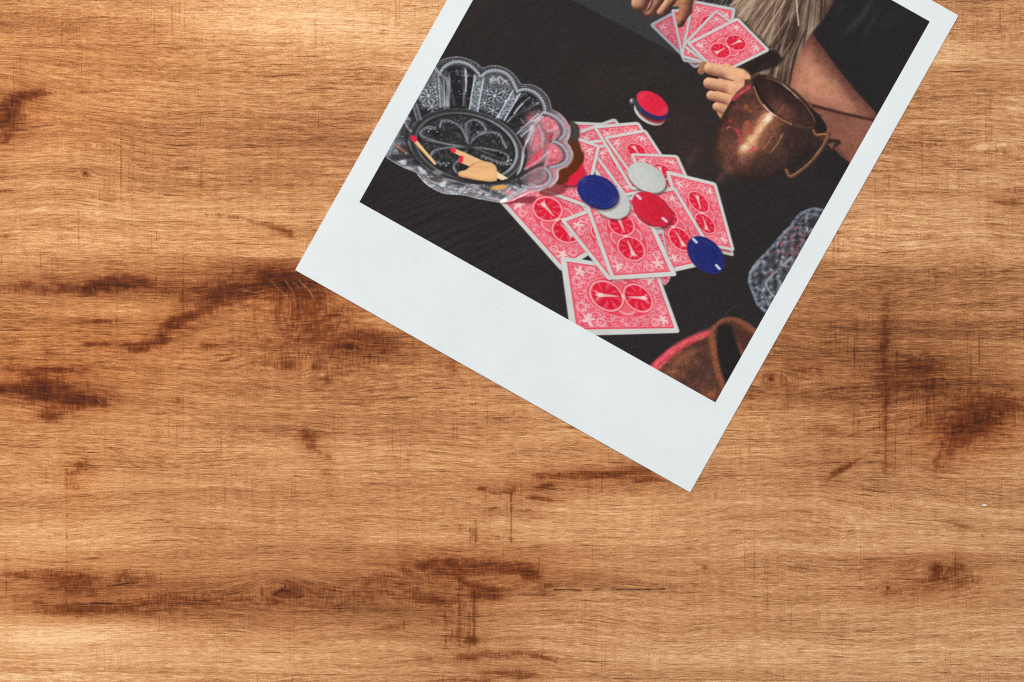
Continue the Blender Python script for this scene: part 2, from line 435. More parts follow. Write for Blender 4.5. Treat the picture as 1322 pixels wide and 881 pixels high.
    chip(835, 229.4, 26.5, 17, 30, (200, 203, 199), (120, 116, 116), seed=4)
    chip(841.7, 270.5, 29, 18.5, 38, (208, 32, 56), (58, 30, 32), seed=5, stripes=((824.6, 254.6, 2.2, 2.2), (858, 284, 2.4, 2)), th=1.4)
    p.line(smooth_poly([(818, 276), (826, 286), (838, 293), (852, 294)], 5, False), .7, (226, 196, 190), .8)
    chip(911, 329.3, 28.5, 19, 45, (31, 39, 108), (24, 28, 84), seed=6, stripes=((897, 311, 2.2, 2.2), (926.7, 345, 2.2, 2.4)), th=1.2)
    # stack at the back
    st = 'chip_print'
    chip(838.2, 146.2, 21.6, 12.4, 31, (206, 204, 202), (196, 192, 188), st, th=1)
    chip(840.2, 143.2, 21.2, 12.2, 32, (214, 34, 58), (200, 30, 54), st, th=.6)
    chip(838.6, 140.2, 21.4, 12.2, 32, (58, 58, 58), (52, 52, 52), st, th=.6)
    p.ell(816, 131, 3, 4, 20, (96, 98, 100), alpha=.9); p.ell(814.8, 130, 1.4, 2.2, 20, (190, 195, 200), alpha=.9)
    p.ell(860.5, 149, 2, 1.4, -40, (160, 168, 176), alpha=.8)
    chip(842.6, 138.0, 21.8, 12.4, 32, (35, 43, 118), (30, 36, 104), st, th=1.2)
    chip(842, 133.6, 22.3, 12.5, 33, (224, 36, 62), (224, 36, 62), st, th=.6, seed=9, glints=((827, 124), (858, 143)))
    # ---- left hand at the top (its fingers over the fan)
    HL = p.new_id('hand_print')
    lit, drk = (222, 164, 126), (82, 48, 44)
    p.poly(smooth_poly([(812, -2), (818, -40), (860, -80), (905, -70), (900, -10), (892, 6), (850, 8)]), (176, 118, 86), HL, soft=1.5)
    p.capsule((872, -8), (853, 16), 8, 5.5, lit, drk, HL, seed=3)
    p.line([(870, 4), (858, 20)], 1.2, (52, 34, 32), .6, soft=1.5)
    p.capsule((852, -8), (838, 15), 10, 8, lit, drk, HL, seed=4)
    p.line([(843, 1), (838, 12), (830, 17)], 1.2, (66, 38, 34), .8, soft=1.4)
    p.capsule((830, -10), (826, 5), 13, 11, lit, drk, HL, seed=5)
    p.line([(834, 4), (828, 14)], .9, (104, 62, 52), .5, soft=1.4); p.ell(821, 4, 2, 3, 20, (170, 120, 110), alpha=.5, soft=1.4)
    p.line([(840, -2), (841, 6), (837, 13)], 1.0, (86, 50, 42), .7, soft=1.4)
    p.capsule((888, -20), (885, 14), 10, 8.6, (186, 126, 90), drk, HL, ld=(-.75, -.3), seed=6)
    p.capsule((885, 12), (878.5, 30), 8.4, 5, (178, 118, 84), drk, HL, ld=(-.7, -.3), seed=7)
    p.ell(879.2, 31.5, 5.4, 3.2, -52, (58, 44, 40), HL, soft=1.1, alpha=.92)
    p.ell(878, 29.5, 1.2, 2, 30, (120, 90, 76), alpha=.6)
    # ---- right hand holding the fan
    HR = p.new_id('hand_print')
    lit, drk = (234, 180, 138), (146, 92, 72)
    p.capsule((905, 92), (909, 84.5), 4.6, 5, (170, 112, 78), drk, HR, seed=8)
    p.poly(smooth_poly([(934, 84), (950, 88), (962, 92), (970, 102), (968, 114), (960, 128), (946, 142), (934, 154), (926, 146), (924, 120)]), (206, 148, 102), HR, soft=1.2, shade=lambda x, y, d: np.array((184, 120, 92.)) + np.array((46, 52, 38.)) * np.clip(.95 - .5 * sst(4, 22, (x - 940) * .55 + (y - 105) * .75 - 8) + .3 * (fbm(x / 7, y / 7, 8) - .5) + .25 * np.exp(-((x - 956) / 9) ** 2 - ((y - 98) / 7) ** 2), 0, 1.1)[:, None])
    p.capsule((925, 138), (938, 144), 5.4, 6, lit, drk, HR, ld=(-.35, -.7), seed=12)
    p.capsule((918, 123.5), (942, 129), 6.2, 7, lit, drk, HR, ld=(-.35, -.7), seed=11)
    p.capsule((915, 107.5), (945, 114), 7.2, 8.4, lit, drk, HR, ld=(-.35, -.7), seed=10)
    p.capsule((916, 88.5), (955, 98.5), 7.6, 9.6, (237, 186, 142), drk, HR, ld=(-.3, -.7), seed=9)
    p.poly(smooth_poly([(938, 92), (956, 90), (967, 98), (968, 108), (962, 120), (950, 132), (942, 138), (938, 126), (940, 112)]), None, HR, soft=5.5, alpha=.85, shade=lambda x, y, d: np.array((194, 132, 100.)) + np.array((40, 46, 36.)) * np.clip(1.0 - .6 * sst(0, 26, (x - 944) * .6 + (y - 108) * .6) + .3 * (fbm(x / 6, y / 6, 18) - .5), 0, 1.1)[:, None])
    p.line(smooth_poly([(912, 98.5), (922, 99), (935, 102), (947, 104.5)], 5, False), 1.4, (62, 40, 34), .9, soft=1.2, w1=.3)
    p.line(smooth_poly([(916, 115.5), (928, 117.5), (944, 122)], 5, False), .8, (104, 62, 50), .8, soft=1.2, w1=.2)
    p.line(smooth_poly([(920, 130.5), (930, 132.5), (941, 136.5)], 5, False), .8, (104, 62, 50), .7, soft=1.2, w1=.2)
    # ---- copper mug
    M = p.new_id('mug_print')
    body = smooth_poly([(971, 104), (960, 112), (950, 121), (937, 142), (929, 158), (923.5, 180), (926, 203), (936, 219), (955, 230), (982, 233), (1006, 226), (1030, 212), (1050, 194), (1062, 178), (1067, 166), (1060, 152), (1054, 146)])
    rc = np.array((1011, 131.)); ra = math.radians(37.5)
    def mug(x, y, d):
        # u across the mug's width (along the rim's long axis), v down its height
        u = ((x - rc[0]) * math.cos(ra) + (y - rc[1]) * math.sin(ra)) / 52
        v = (-(x - rc[0]) * math.sin(ra) + (y - rc[1]) * math.cos(ra))
        n = fbm(x / 7, y / 7, 51); n2 = fbm(x / 20, y / 20, 52)
        nm = fbm(x / 3.4, y / 3.4, 53); c = np.stack([46 + 62 * n2 * n + 34 * nm * n, 34 + 30 * n2 * n + 12 * nm * n, 32 + 23 * n2 * n + 8 * nm * n], 1)
        lft = np.exp(-((u + .62) / .5) ** 2)
        c += (lft * (.2 + n))[:, None] * np.array((26, 14, 9.))
        low = np.exp(-((v - 86) / 12) ** 2) * np.exp(-((u + .1) / .5) ** 2)
        c += (low * (.3 + n))[:, None] * np.array((36, 21, 15.))
        c *= (1 - .35 * sst(-9, 0, d) * (v > 24))[:, None]
        dk = sst(.25, .6, u)[:, None]; c = c * (1 - .5 * dk) + np.array((33, 30, 31.)) * .5 * dk
        return c
    p.poly(body, None, M, soft=1.3, shade=mug)
    p.glow(944, 158, 16, 13, -50, (50, 33, 28), .6); p.glow(935, 190, 10, 24, 10, (92, 58, 46), .5)
    # warm reflections on the body
    p.glow(976, 178, 24, 34, 38, (150, 94, 66), .42); p.glow(1004, 196, 14, 20, 38, (104, 68, 52), .35)
    p.poly(smooth_poly([(984, 144), (999, 150), (1003, 160), (992, 178), (978, 196), (962, 200), (954, 199), (953, 188), (958, 172), (970, 160)]), (150, 94, 70), soft=8, alpha=.85)
    p.poly(smooth_poly([(986, 146), (997, 151), (988, 164), (978, 180), (975, 192), (966, 198), (956, 199), (955, 190), (964, 178), (976, 163)]), (214, 156, 112), soft=5, alpha=.9)
    p.line(smooth_poly([(994, 150), (984, 164), (973, 178), (962, 190)], 5, False), 2.6, (232, 190, 146), .75, soft=3.4, w1=2.6)
    p.ell(991.5, 153, 8, 4.2, -52, (236, 214, 190), alpha=.95, soft=2); p.ell(960, 191, 4.2, 3.5, 0, (240, 216, 180), alpha=.9, soft=2)
    p.poly(smooth_poly([(946, 165), (954, 168), (958, 178), (955, 186), (953, 176)]), (190, 66, 78), soft=2.2, alpha=.8)
    p.poly(smooth_poly([(953, 178), (958, 180), (956, 188), (954, 187)]), (186, 70, 78), soft=2.0, alpha=.7)
    p.poly(smooth_poly([(963, 155), (971, 162), (972, 172), (962, 174), (958, 168)]), (160, 84, 66), soft=2, alpha=.8)
    p.poly([(966, 195), (973, 189), (978, 194), (968, 196.5)], (196, 78, 90), soft=1.8, alpha=.8)
    p.ell(943, 157, 2.6, 3.4, -20, (150, 52, 60), soft=1.5, alpha=.85); p.ell(940.5, 165, 3, 1.2, -25, (176, 116, 88), soft=1, alpha=.8)
    p.ell(963, 138, 2.6, 3.4, -20, (158, 88, 44), soft=1.2, alpha=.9); p.ell(968, 143.5, 2, 2.2, 0, (156, 90, 46), soft=1.1, alpha=.85)
    p.line(smooth_poly([(976, 141), (976, 138), (979, 138)], 4, False), .5, (150, 96, 62), .7)
    p.poly([(998, 171), (1009, 171), (1012, 176), (1000, 195), (990, 199), (985, 193)], (96, 64, 52), soft=1.4, alpha=.7)
    p.line([(1000, 171), (990, 187), (985, 193)], .5, (186, 126, 76), .7); p.line([(1011, 172), (1004, 186), (994, 198)], .5, (196, 130, 76), .8)
    p.glow(1004, 163, 14, 6, -52, (126, 76, 52), .5); p.glow(940, 218, 10, 5, 40, (128, 84, 66), .6)
    p.glow(958, 206, 8, 6, 0, (140, 98, 84), .55)
    # red reflection on the shoulder and the rim
    p.line(smooth_poly([(948, 128), (956, 120), (968, 112)], 5, False), 3.0, (186, 62, 74), .8, soft=1.6); p.line([(956, 121), (966, 114)], .6, (226, 120, 110), .7)
    p.ell(1011, 131, 52, 20.5, 37.5, (78, 54, 46), M, soft=1.1)
    p.ell(1012, 130.6, 49.4, 17.8, 37.5, None, M, soft=1.0, shade=lambda q, r_, r, x, y: np.array((44, 31, 29.)) + np.array((52, 28, 22.)) * (np.clip(.15 + .9 * r_ * .2 + .75 * np.exp(-((q - .12) / .35) ** 2) * sst(.4, -.4, r_ * -1 + .1) + .5 * (fbm(x / 6, y / 6, 77) - .4), 0, 1) * sst(-1.0, -.3, q))[:, None])
    p.line(smooth_poly([(974, 105), (978, 118), (986, 131), (997, 143)], 5, False), 2.0, (30, 27, 27), .8, soft=1.4)
    p.line([(1005, 146), (1011, 137)], 1.0, (150, 84, 66), .6, soft=1.4)
    p.line(smooth_poly([(973, 112), (981, 131), (992, 143), (1006, 153), (1022, 161)], 6, False), .7, (188, 128, 90), .85)
    p.line(smooth_poly([(986, 136), (994, 145), (1002, 150)], 4, False), .8, (226, 186, 160), .8)
    p.line(smooth_poly([(1010, 109), (1020, 117), (1030, 127)], 5, False), .9, (196, 178, 170), .8); p.line(smooth_poly([(990, 101), (1010, 109), (1034, 130), (1049, 150), (1052, 160)], 6, False), .6, (150, 98, 70), .75)
    p.poly(smooth_poly([(1046, 139), (1056, 148), (1064, 158), (1067, 167), (1058, 170), (1052, 164), (1052, 154)]), (34, 30, 30), soft=1.5, alpha=.9)
    hp = smooth_poly([(1050, 169), (1053.5, 174.5), (1062, 174.2), (1071, 173.6)], 5, False)
    p.line(hp, 2.2, (96, 62, 46), .95, ident=M); p.line(hp - np.array((0, .6)), .9, (178, 122, 80), .85)
    hp = smooth_poly([(1070, 174), (1066, 182), (1059, 194), (1045, 211), (1030, 223), (1020, 228), (1015, 220)], 6, False)
    p.line(hp, 2.6, (92, 60, 46), .95, ident=M); p.line(hp - np.array((.5, .5)), .7, (176, 124, 82), .8)
    # ---- second mug, bottom right
    M2 = p.new_id('mug_print')
    body = smooth_poly([(838, 476), (852, 460), (868, 446.5), (888, 435), (918, 425), (926, 450), (934, 490), (945, 520), (900, 530), (850, 500)])
    def mug2(x, y, d):
        n = fbm(x / 6, y / 6, 61); e = -d
        c = np.array((58, 40, 36.)) + np.array((44, 22, 15.)) * (n * 1.1)[:, None]
        g = np.exp(-(((x - 880) / 16) ** 2 + ((y - 465) / 12) ** 2)) + np.exp(-(((x - 868) / 10) ** 2 + ((y - 484) / 8) ** 2)) + 1.1 * np.exp(-(((x - 918) / 12) ** 2 + ((y - 508) / 9) ** 2))
        c += (g * (.4 + n))[:, None] * np.array((50, 28, 12.))
        rimc = sst(2.2, 0, e)[:, None] * .6
        return c * (1 - rimc) + np.array((150, 84, 70.)) * rimc
    p.poly(body, None, M2, soft=1.2, shade=mug2)
    bp = smooth_poly([(845, 476), (858, 462.5), (874, 450), (893, 439.5), (915, 430.5)], 5, False)
    p.line(bp, 6.4, (206, 66, 82), .9, soft=2.6, w1=3.6); p.line(bp + np.array((-1.5, -1.5)), 2.6, (232, 92, 110), .7, soft=2.4, w1=1.5)
    for (fx_, fy_) in ((868, 456), (880, 447), (858, 468), (898, 438), (852, 474), (906, 436)): p.ell(fx_, fy_, 3.4, 1.2, -38, (216, 146, 88), alpha=.6, soft=1.4)
    p.line(smooth_poly([(866, 478), (880, 466), (898, 452)], 4, False), 3.0, (132, 84, 58), .5, soft=4)
    p.poly(smooth_poly([(916, 430), (922, 419), (932, 411.5), (944, 409), (960, 414), (975, 424), (990, 440), (990, 500), (930, 515), (924, 480)]), (104, 66, 52), M2, soft=1.8, shade=lambda x, y, d: np.array((72, 46, 38.)) + np.array((54, 28, 18.)) * np.clip(fbm(x / 4, y / 4, 67) * .7 + .9 * sst(8, 1, -d) * sst(470, 420, y) + .5 * sst(924, 934, y * .12 + x * .94 - 20), 0, 1)[:, None])
    p.line(smooth_poly([(918, 432), (921, 452), (926, 478), (936, 504)], 5, False), 4, (140, 84, 58), .85, soft=2.5)
    p.poly(smooth_poly([(926, 424), (936, 418.5), (946, 421), (950, 440), (956, 458), (960, 470), (946, 488), (938, 496), (931, 478), (926, 452)]), (33, 31, 31), M2, soft=2.5)
    p.poly(smooth_poly([(946, 420), (960, 424), (974, 436), (970, 452), (958, 450), (950, 436)]), (72, 45, 38), soft=4, alpha=.9)
    # ---- cut glass at the right edge
    G = p.new_id('glass_print')
    gl = smooth_poly([(1063, 270), (1049, 268), (1039, 271.5), (1031, 275), (1024, 284), (1019, 291.5), (1012, 298), (999, 313), (985, 328), (972, 342), (967.5, 350), (965.3, 364), (971, 380), (976, 393), (988, 404.5), (1010, 410), (1080, 300), (1075, 276)], 4)
    def glass(x, y, d):
        e = -d
        f2 = vnoise(x / 2.1, y / 2.1, 83); wq = 15.0 * (fbm(x / 13, y / 13, 82, 3) - .5); wr = 15.0 * (fbm(x / 11, y / 15, 86, 3) - .5)
        gu = (-.66 * x + .75 * y) + wq; gv = (.75 * x + .66 * y) + wr
        cell = np.sin(gu * 2 * np.pi / 15) * np.sin(gv * 2 * np.pi / 14); sl = np.cos(gu * 2 * np.pi / 15 - .9) * np.sin(gv * 2 * np.pi / 14 + .5)
        k = np.clip(.34 + .24 * sl + .14 * cell + .26 * (f2 - .5) + .5 * (fbm(x / 9, y / 9, 84, 2) - .5), 0, 1)
        c = np.array((46, 47, 50.)) + np.array((92, 96, 104.)) * k[:, None]
        hi = (sst(.62, .95, sl + .3 * (f2 - .5)) * .7 * sst(.4, .6, fbm(x / 8, y / 8, 88, 2)))[:, None]; c = c * (1 - hi) + np.array((182, 188, 198.)) * hi
        rr = (sst(.56, .68, fbm(x / 4.2, y / 4.2, 87)) * np.exp(-(((x - 1024) / 22) ** 2 + ((y - 312) / 26) ** 2)))[:, None]
        rr = rr * .55; c = c * (1 - rr) + np.array((188, 92, 104.)) * rr
        ed = (sst(5.5, 3.5, e) * (.3 + .5 * f2) * sst(.2, 1., e))[:, None]
        return c * (1 - ed) + np.array((136, 144, 158.)) * ed
    p.poly(gl, None, G, soft=.9, shade=glass)
    for (pts, w, al) in (([(1008, 338), (1010, 343), (1016, 338), (1021, 333)], 1.8, .8), ([(1003, 350), (994, 358), (989, 366), (993, 376), (1000, 384)], 1.2, .75), ([(1003, 360), (1008, 366), (1003, 376)], .9, .5), ([(971, 378), (976, 371), (980, 374)], .9, .7), ([(982, 374), (988, 384), (992, 394)], 1.2, .5), ([(1044, 300), (1049, 296), (1046, 304)], 1, .6), ([(968, 352), (974, 345), (980, 340)], 1.2, .6), ([(1036, 282), (1046, 276), (1054, 278)], 1.2, .4)):
        p.line(smooth_poly(pts, 4, False), w, (166, 168, 178), al, soft=1.2)
    for (ex, ey, a_, b_) in ((1050, 286, 9, 5), (1030, 306, 3, 4), (982, 358, 7, 6), (996, 338, 5, 4), (1000, 368, 4, 4), (974, 374.5, 2, 2)):
        p.ell(ex, ey, a_, b_, -50, (46, 45, 48), alpha=.65, soft=2)
    for (ex, ey) in ((1028, 295), (1038, 303), (1023, 307), (1030, 318), (1017, 328), (1009, 316), (992, 352), (1036, 310), (1006, 325)):
        p.ell(ex, ey, 2.6, 1.6, -60, (204, 96, 110), alpha=.5, soft=1.6)
    paint_bowl(p)
    # ---- surface texture of copper and skin in the picture
    for k_, nm_ in enumerate(p.names):
        if nm_ in ('mug_print', 'person_print', 'hand_print', 'hair_print'):
            q_ = np.nonzero(p.ID == k_)[0]
            if not q_.size: continue
            x_, y_ = X[q_], Y[q_]; a_ = .20 if nm_ == 'mug_print' else (.07 if nm_ != 'hair_print' else .05)
            m_ = 1 + a_ * (fbm(x_ / 2.4, y_ / 2.4, 151, 3) - .5) * 1.6 + a_ * .5 * (fbm(x_ / 9, y_ / 9, 157, 2) - .5)
            p.C[q_] *= m_[:, None]
            sp_ = (vnoise(x_ / 1.0, y_ / 1.0, 161) - .5)[:, None] * np.array((14, -8, 5.)) + (vnoise(x_ / 1.1, y_ / 1.1, 163) - .5)[:, None] * np.array((16, 14, -6.))
            p.C[q_] += sp_ * (p.C[q_].mean(1) / 110).clip(.2, 1.2)[:, None]
    q_ = np.nonzero(p.ID == p.names.index('bowl_print'))[0]; p.C[q_] = (p.C[q_] - 58) * 1.12 + 58
    # ---- film grain
    rng = np.random.default_rng(5); N = X.size
    g1 = (vnoise(X / .9, Y / .9, 201) - .5) * 2; g2 = (vnoise(X / .8, Y / .8, 203) - .5) * 2; g3 = (vnoise(X / .8, Y / .8, 207) - .5) * 2
    lum = p.C.mean(1); amp = 5 + 7 * np.exp(-((lum - 95) / 55) ** 2)
    p.C += (g1 * amp)[:, None] + np.stack([g2 * amp * .55, -g2 * amp * .25 + g3 * amp * .1, g3 * amp * .5], 1)
    sp = sst(.72, .9, vnoise(X / 1.1, Y / 1.1, 211)) * np.exp(-(lum / 70) ** 2)
    p.C += sp[:, None] * np.array((16, 4, -1.))
    return np.clip(p.C, 0, 255), p.ID, p.names

def paint_bowl(p):
    X, Y = p.X, p.Y
    I = p.new_id('bowl_print')
    cx, cy, a, b, t = 602, 189.5, 73.5, 46.5, math.radians(13)
    out = np.array([(497, 201), (500, 188), (508, 172), (520, 150), (528, 132), (532, 122), (540, 100), (552, 86), (564.5, 80), (578, 74.5), (592, 73), (606, 76.5), (616, 81.5), (622.5, 87), (633, 84.5), (645, 85), (658, 91), (668, 100.5), (673.5, 108.5), (684, 108.5), (694, 112), (703, 119), (710, 129), (713, 140.5), (721, 145), (729.5, 153), (735, 163.5), (735.5, 174), (733, 184), (737, 190), (739.5, 198), (737, 208), (730, 216), (721, 221.5), (721, 231), (712, 240), (697, 246.5), (683, 250), (672.5, 255), (660, 260.5), (645, 262), (630, 259.5), (616, 257), (600, 253), (583, 251.5), (573, 250.5), (562, 246), (551, 239), (541, 229), (536.5, 223), (526, 219), (514, 213.5), (503, 207)])
    outs = smooth_poly(out, 4)
    def norm(x, y):
        dx = x - cx; dy = y - cy
        u = (dx * math.cos(t) + dy * math.sin(t)) / a; v = (-dx * math.sin(t) + dy * math.cos(t)) / b
        return np.hypot(u, v), np.arctan2(v, u)
    ro, fo = norm(outs[:, 0], outs[:, 1]); order = np.argsort(fo); fo = fo[order]; ro = ro[order]
    fo = np.concatenate([fo - 2 * np.pi, fo, fo + 2 * np.pi]); ro = np.concatenate([ro, ro, ro])
    idx = p.box(480, 60, 750, 275); x = X[idx]; y = Y[idx]
    r, f = norm(x, y); R = np.interp(f, fo, ro)
    # valleys between the scallops, in angle
    val = np.array([(532, 122), (560, 83), (622.5, 87), (673.5, 108.5), (713, 140.5), (733, 184), (721, 222), (672.5, 255), (630, 259.5), (573, 250.5), (536.5, 223), (497, 201)])
    vf = np.sort(norm(val[:, 0], val[:, 1])[1]); nv = len(vf)
    k = np.searchsorted(vf, f) - 1
    lo = np.where(k < 0, vf[-1] - 2 * np.pi, vf[np.clip(k, 0, nv - 1)]); hi = np.where(k + 1 >= nv, vf[0] + 2 * np.pi, vf[np.clip(k + 1, 0, nv - 1)])
    s = (f - lo) / (hi - lo)                               # 0..1 across a scallop
    w = np.clip((r - 1) / np.maximum(R - 1, .05), 0, 1.2)  # 0 ring .. 1 rim
    inside = sst(.6, -.6, (r - R) * np.minimum(a, b) * .8)
    pid = np.where(k < 0, nv - 1, k)
    C0 = p.C[idx].copy()
    nz = vnoise(x / 1.6, y / 1.6, 101) - .5; nl = fbm(x / 6, y / 6, 103)
    c = C0 * .7 + np.array((14, 15, 16.))
    def mix(col, m):
        nonlocal c
        m = np.clip(m, 0, 1)[:, None]; c = c * (1 - m) + np.asarray(col, float) * m
    def addl(v): 
        nonlocal c
        c = c + np.clip(v, 0, None)[:, None] * np.array((.96, .99, 1.03))
    front = sst(212, 240, y + (x - 602) * -.12)            # near wall, foreshortened
    right = sst(655, 690, x) * sst(120, 160, y)            # part over the red cards
    back = (1 - front) * (1 - right)
    wall = sst(-.0, .02, r - 1.0)
    # -- back wall panels: smooth dark / star-cut in turn
    star_panel = np.isin(pid, PANEL_STAR)
    inpan = sst(.10, .17, s) * sst(.90, .83, s) * sst(.03, .08, w) * sst(.84, .76, w)
    addl(wall * back * star_panel * sst(.04, .1, w) * sst(.9, .8, w) * (34 + 34 * nl + 40 * nz))
    # dark smooth panels with streak highlights
    dm = wall * back * (~star_panel) * inpan
    mix((34, 33, 36), dm * .8)
    addl(dm * (70 * sst(.05, .0, np.abs(s - .70 + .05 * w)) * sst(.35, .6, w) + 26 * sst(.09, .02, np.abs(s - .62)) + 20 * sst(.03, 0, np.abs(w - .72)) + 30 * sst(.1, 0, np.abs(s - .2))))
    # -- rim: clear outer lip, bead chain inside it
    lipc = wall * inside * sst(.86, .9, w + .0)
    bump = np.sin(np.pi * np.clip(s, 0, 1))
    wb = w * (1 + 0.00 * bump)
    dedge = (R - r) * 52.                                   # roughly pixels from the rim
    seg = np.concatenate([[0], np.cumsum(np.hypot(*np.diff(outs, axis=0).T))])
    # arc-length along the rim by angle
    fo1, _ = norm(outs[:, 0], outs[:, 1])[1], 0
    od = np.argsort(fo1); arc = np.interp(f, fo1[od], seg[od])
    fr = 1 - .45 * front
    addl(wall * inside * (52 * sst(1.6, .2, np.abs(dedge - .9)) + 20 * sst(9, 3, dedge) + 18 * sst(1.5, .3, np.abs(dedge - 4.5))))
    addl(wall * inside * 66 * sst(.74, .90, vnoise(x / 1.9, y / 1.9, 181)) * (.35 + .65 * sst(.42, .62, fbm(x / 8, y / 8, 183, 2))))
    addl(wall * inside * sst(7, 0, np.abs(dedge - 10)) * 12 * (1 - right))
    # -- right wall: clear glass over the red cards
    rm = wall * inside * sst(672, 690, x) * sst(138, 156, y)
    mix((196, 112, 122), rm * .62 * sst(252, 232, y - (x - 690) * .3))
    mix((150, 140, 144), rm * (.30 + .7 * (fbm(x / 9, y / 9, 111, 3) - .5) + .10 * nz))
    mix((206, 92, 106), rm * sst(.52, .70, fbm(x / 11, y / 7, 115, 2)) * .55 * sst(.95, .7, w))
    mix((176, 172, 176), rm * sst(5.5, 2.5, dedge) * .45)
    mix((104, 96, 98), rm * sst(.30, .1, w) * .5)
    # -- front wall
    fm = wall * front * (1 - right)
    addl(fm * (18 + 50 * nl + 40 * sst(.52, .72, fbm(x / 9, y / 4, 121, 2))))
    mix((150, 96, 86), fm * .3 * sst(.55, .7, fbm(x / 9, y / 5, 123)))
    addl(fm * 44 * sst(.07, .02, np.abs(w - .45 - .15 * bump)))
    # left side strip
    lm = wall * sst(552, 530, x) * sst(150, 175, y) * (1 - front)
    addl(lm * (14 + 40 * sst(.45, .75, fbm(x / 8, y / 6, 127, 2))))
    # -- base ring and floor
    dr = (r - 1) * 50
    lit_ = .45 + .75 * sst(-1.9, -.5, f) * sst(1.0, .2, f) + .25 * nl
    addl(inside * lit_ * (44 * sst(1.4, .3, np.abs(dr - .2)) + 78 * sst(2.0, .4, np.abs(dr + 5.0)) + 20 * sst(2.5, 0, np.abs(dr + 2.5))))
    mix((38, 37, 39), inside * sst(1.6, .5, np.abs(dr - 3.4)) * .75 * (1 - front))
    mix((36, 35, 37), inside * sst(1.2, .3, np.abs(dr + 7.6)) * .6)
    fl = sst(.5, -.5, dr + 8)
    mix((36, 35, 37), fl * .6)
    addl(fl * (5 + 40 * sst(.48, .72, fbm(x / 3, y / 3, 131)) * (.6 + nz)))
    p.put(idx, np.clip(c, 0, 250), inside, I)
    def cr(pts): return [(480 + px0 / 4.096, 60 + py0 / 4.096) for (px0, py0) in pts]   # points read off an enlarged crop
    # ---- cut stars of the two patterned panels
    p.poly(cr([(596, 178), (742, 228), (672, 378), (566, 340)]), (66, 69, 74), soft=2, alpha=.5)
    def star(x0, y0, r_, n_, rot, al, squash=.85):
        for k_ in range(n_):
            a_ = rot + 2 * math.pi * k_ / n_
            ex, ey = x0 + r_ * math.cos(a_), y0 + r_ * math.sin(a_) * squash
            mx, my = x0 + .5 * r_ * math.cos(a_ + .18), y0 + .5 * r_ * math.sin(a_ + .18) * squash
            p.line([(x0, y0), (mx, my), (ex, ey)], 1.0, (184, 191, 200), al, soft=.9, w1=.45)
            a2 = a_ + math.pi / n_
            p.line([(x0 + .25 * r_ * math.cos(a2), y0 + .25 * r_ * math.sin(a2) * squash), (x0 + .8 * r_ * math.cos(a2), y0 + .8 * r_ * math.sin(a2) * squash)], .8, (34, 34, 38), al * .8, soft=.9)
    for (sx_, sy_, r_, n_, ro_, al) in ((650, 262, 42, 8, .2, .85), (597, 300, 30, 7, .5, .7), (708, 290, 30, 7, .1, .7), (640, 340, 30, 6, .6, .75), (612, 235, 24, 6, .3, .6), (700, 240, 26, 6, .8, .6), (668, 368, 18, 6, .2, .7), (300, 262, 44, 9, .1, .85), (335, 215, 28, 7, .4, .65), (318, 318, 34, 7, .5, .75), (270, 225, 22, 6, .2, .5), (345, 265, 22, 6, .4, .6), (275, 310, 20, 6, .1, .6)):
        c_ = cr([(sx_, sy_)])[0]; star(c_[0], c_[1], r_ / 4.096, n_, ro_, al)
    for q in ([(625, 190), (640, 165), (660, 180), (678, 160), (700, 185), (722, 180)], [(632, 195), (650, 178)], [(690, 200), (706, 182), (716, 200)], [(668, 170), (672, 195)]):
        p.line(cr(q), 1.0, (184, 190, 198), .65, soft=1)
    for q in ([(600, 200), (735, 260)], [(600, 178), (590, 330)], [(280, 240), (350, 330)], [(345, 200), (270, 330)], [(600, 340), (730, 230)], [(590, 240), (690, 350)]):
        p.line(cr(q), .5, (130, 136, 144), .5, soft=.9)
    # ---- ribs: speckled bands between the panels
    def rib(q, al, dense=1.0):
        Q = np.array(cr(q))
        p.poly(Q, (112, 118, 126), soft=1.2, alpha=al * .75, shade=lambda x_, y_, d_: np.array((100, 105, 113.)) + np.array((110, 112, 114.)) * np.clip(1.7 * (vnoise(x_ / 1.5, y_ / 1.5, 171) - .35) * dense, 0, 1)[:, None])
        p.line([Q[0], Q[3]], .7, (208, 214, 222), al * .9, soft=.9); p.line([Q[1], Q[2]], .7, (208, 214, 222), al * .9, soft=.9)
    rib([(545, 150), (592, 165), (560, 345), (516, 332)], .95); rib([(748, 232), (785, 250), (700, 392), (662, 378)], .95)
    rib([(352, 150), (382, 165), (386, 330), (362, 325)], .6, .7); rib([(398, 170), (414, 170), (408, 326), (396, 326)], .45, .6)
    rib([(880, 355), (908, 372), (790, 480), (766, 462)], .7); rib([(845, 415), (862, 425), (838, 520), (815, 515)], .55)
    rib([(215, 300), (238, 308), (262, 388), (238, 392)], .5, .7)
    # ---- bead chains under the lip of each scallop
    def chain(q, al=1.0, step=3.7, r_=1.55):
        P = smooth_poly(cr(q), 8, False); L = np.concatenate([[0], np.cumsum(np.hypot(*np.diff(P, axis=0).T))])
        p.line(P, 2.4, (60, 62, 66), .55 * al, soft=1.4)
        n_ = max(int(L[-1] / step), 2)
        for t_ in np.linspace(0, L[-1], n_ + 1):
            bx = np.interp(t_, L, P[:, 0]); by = np.interp(t_, L, P[:, 1])
            p.ell(bx, by, r_ + .35, r_ + .35, 0, (176, 181, 189), alpha=.9 * al, soft=.8); p.ell(bx + .3, by + .35, r_ * .45, r_ * .45, 0, (84, 86, 92), alpha=.75 * al, soft=.7)
    def inner(q, off, al):
        P = smooth_poly(cr(q), 6, False) + np.array(off); p.line(P, .8, (140, 146, 154), al, soft=1.2); p.line(P + np.array(off) * .5, 1.4, (36, 35, 38), al * .8, soft=1.6)
    A_ = [(362, 142), (378, 114), (410, 92), (450, 82), (490, 88), (525, 105), (555, 133), (572, 156)]
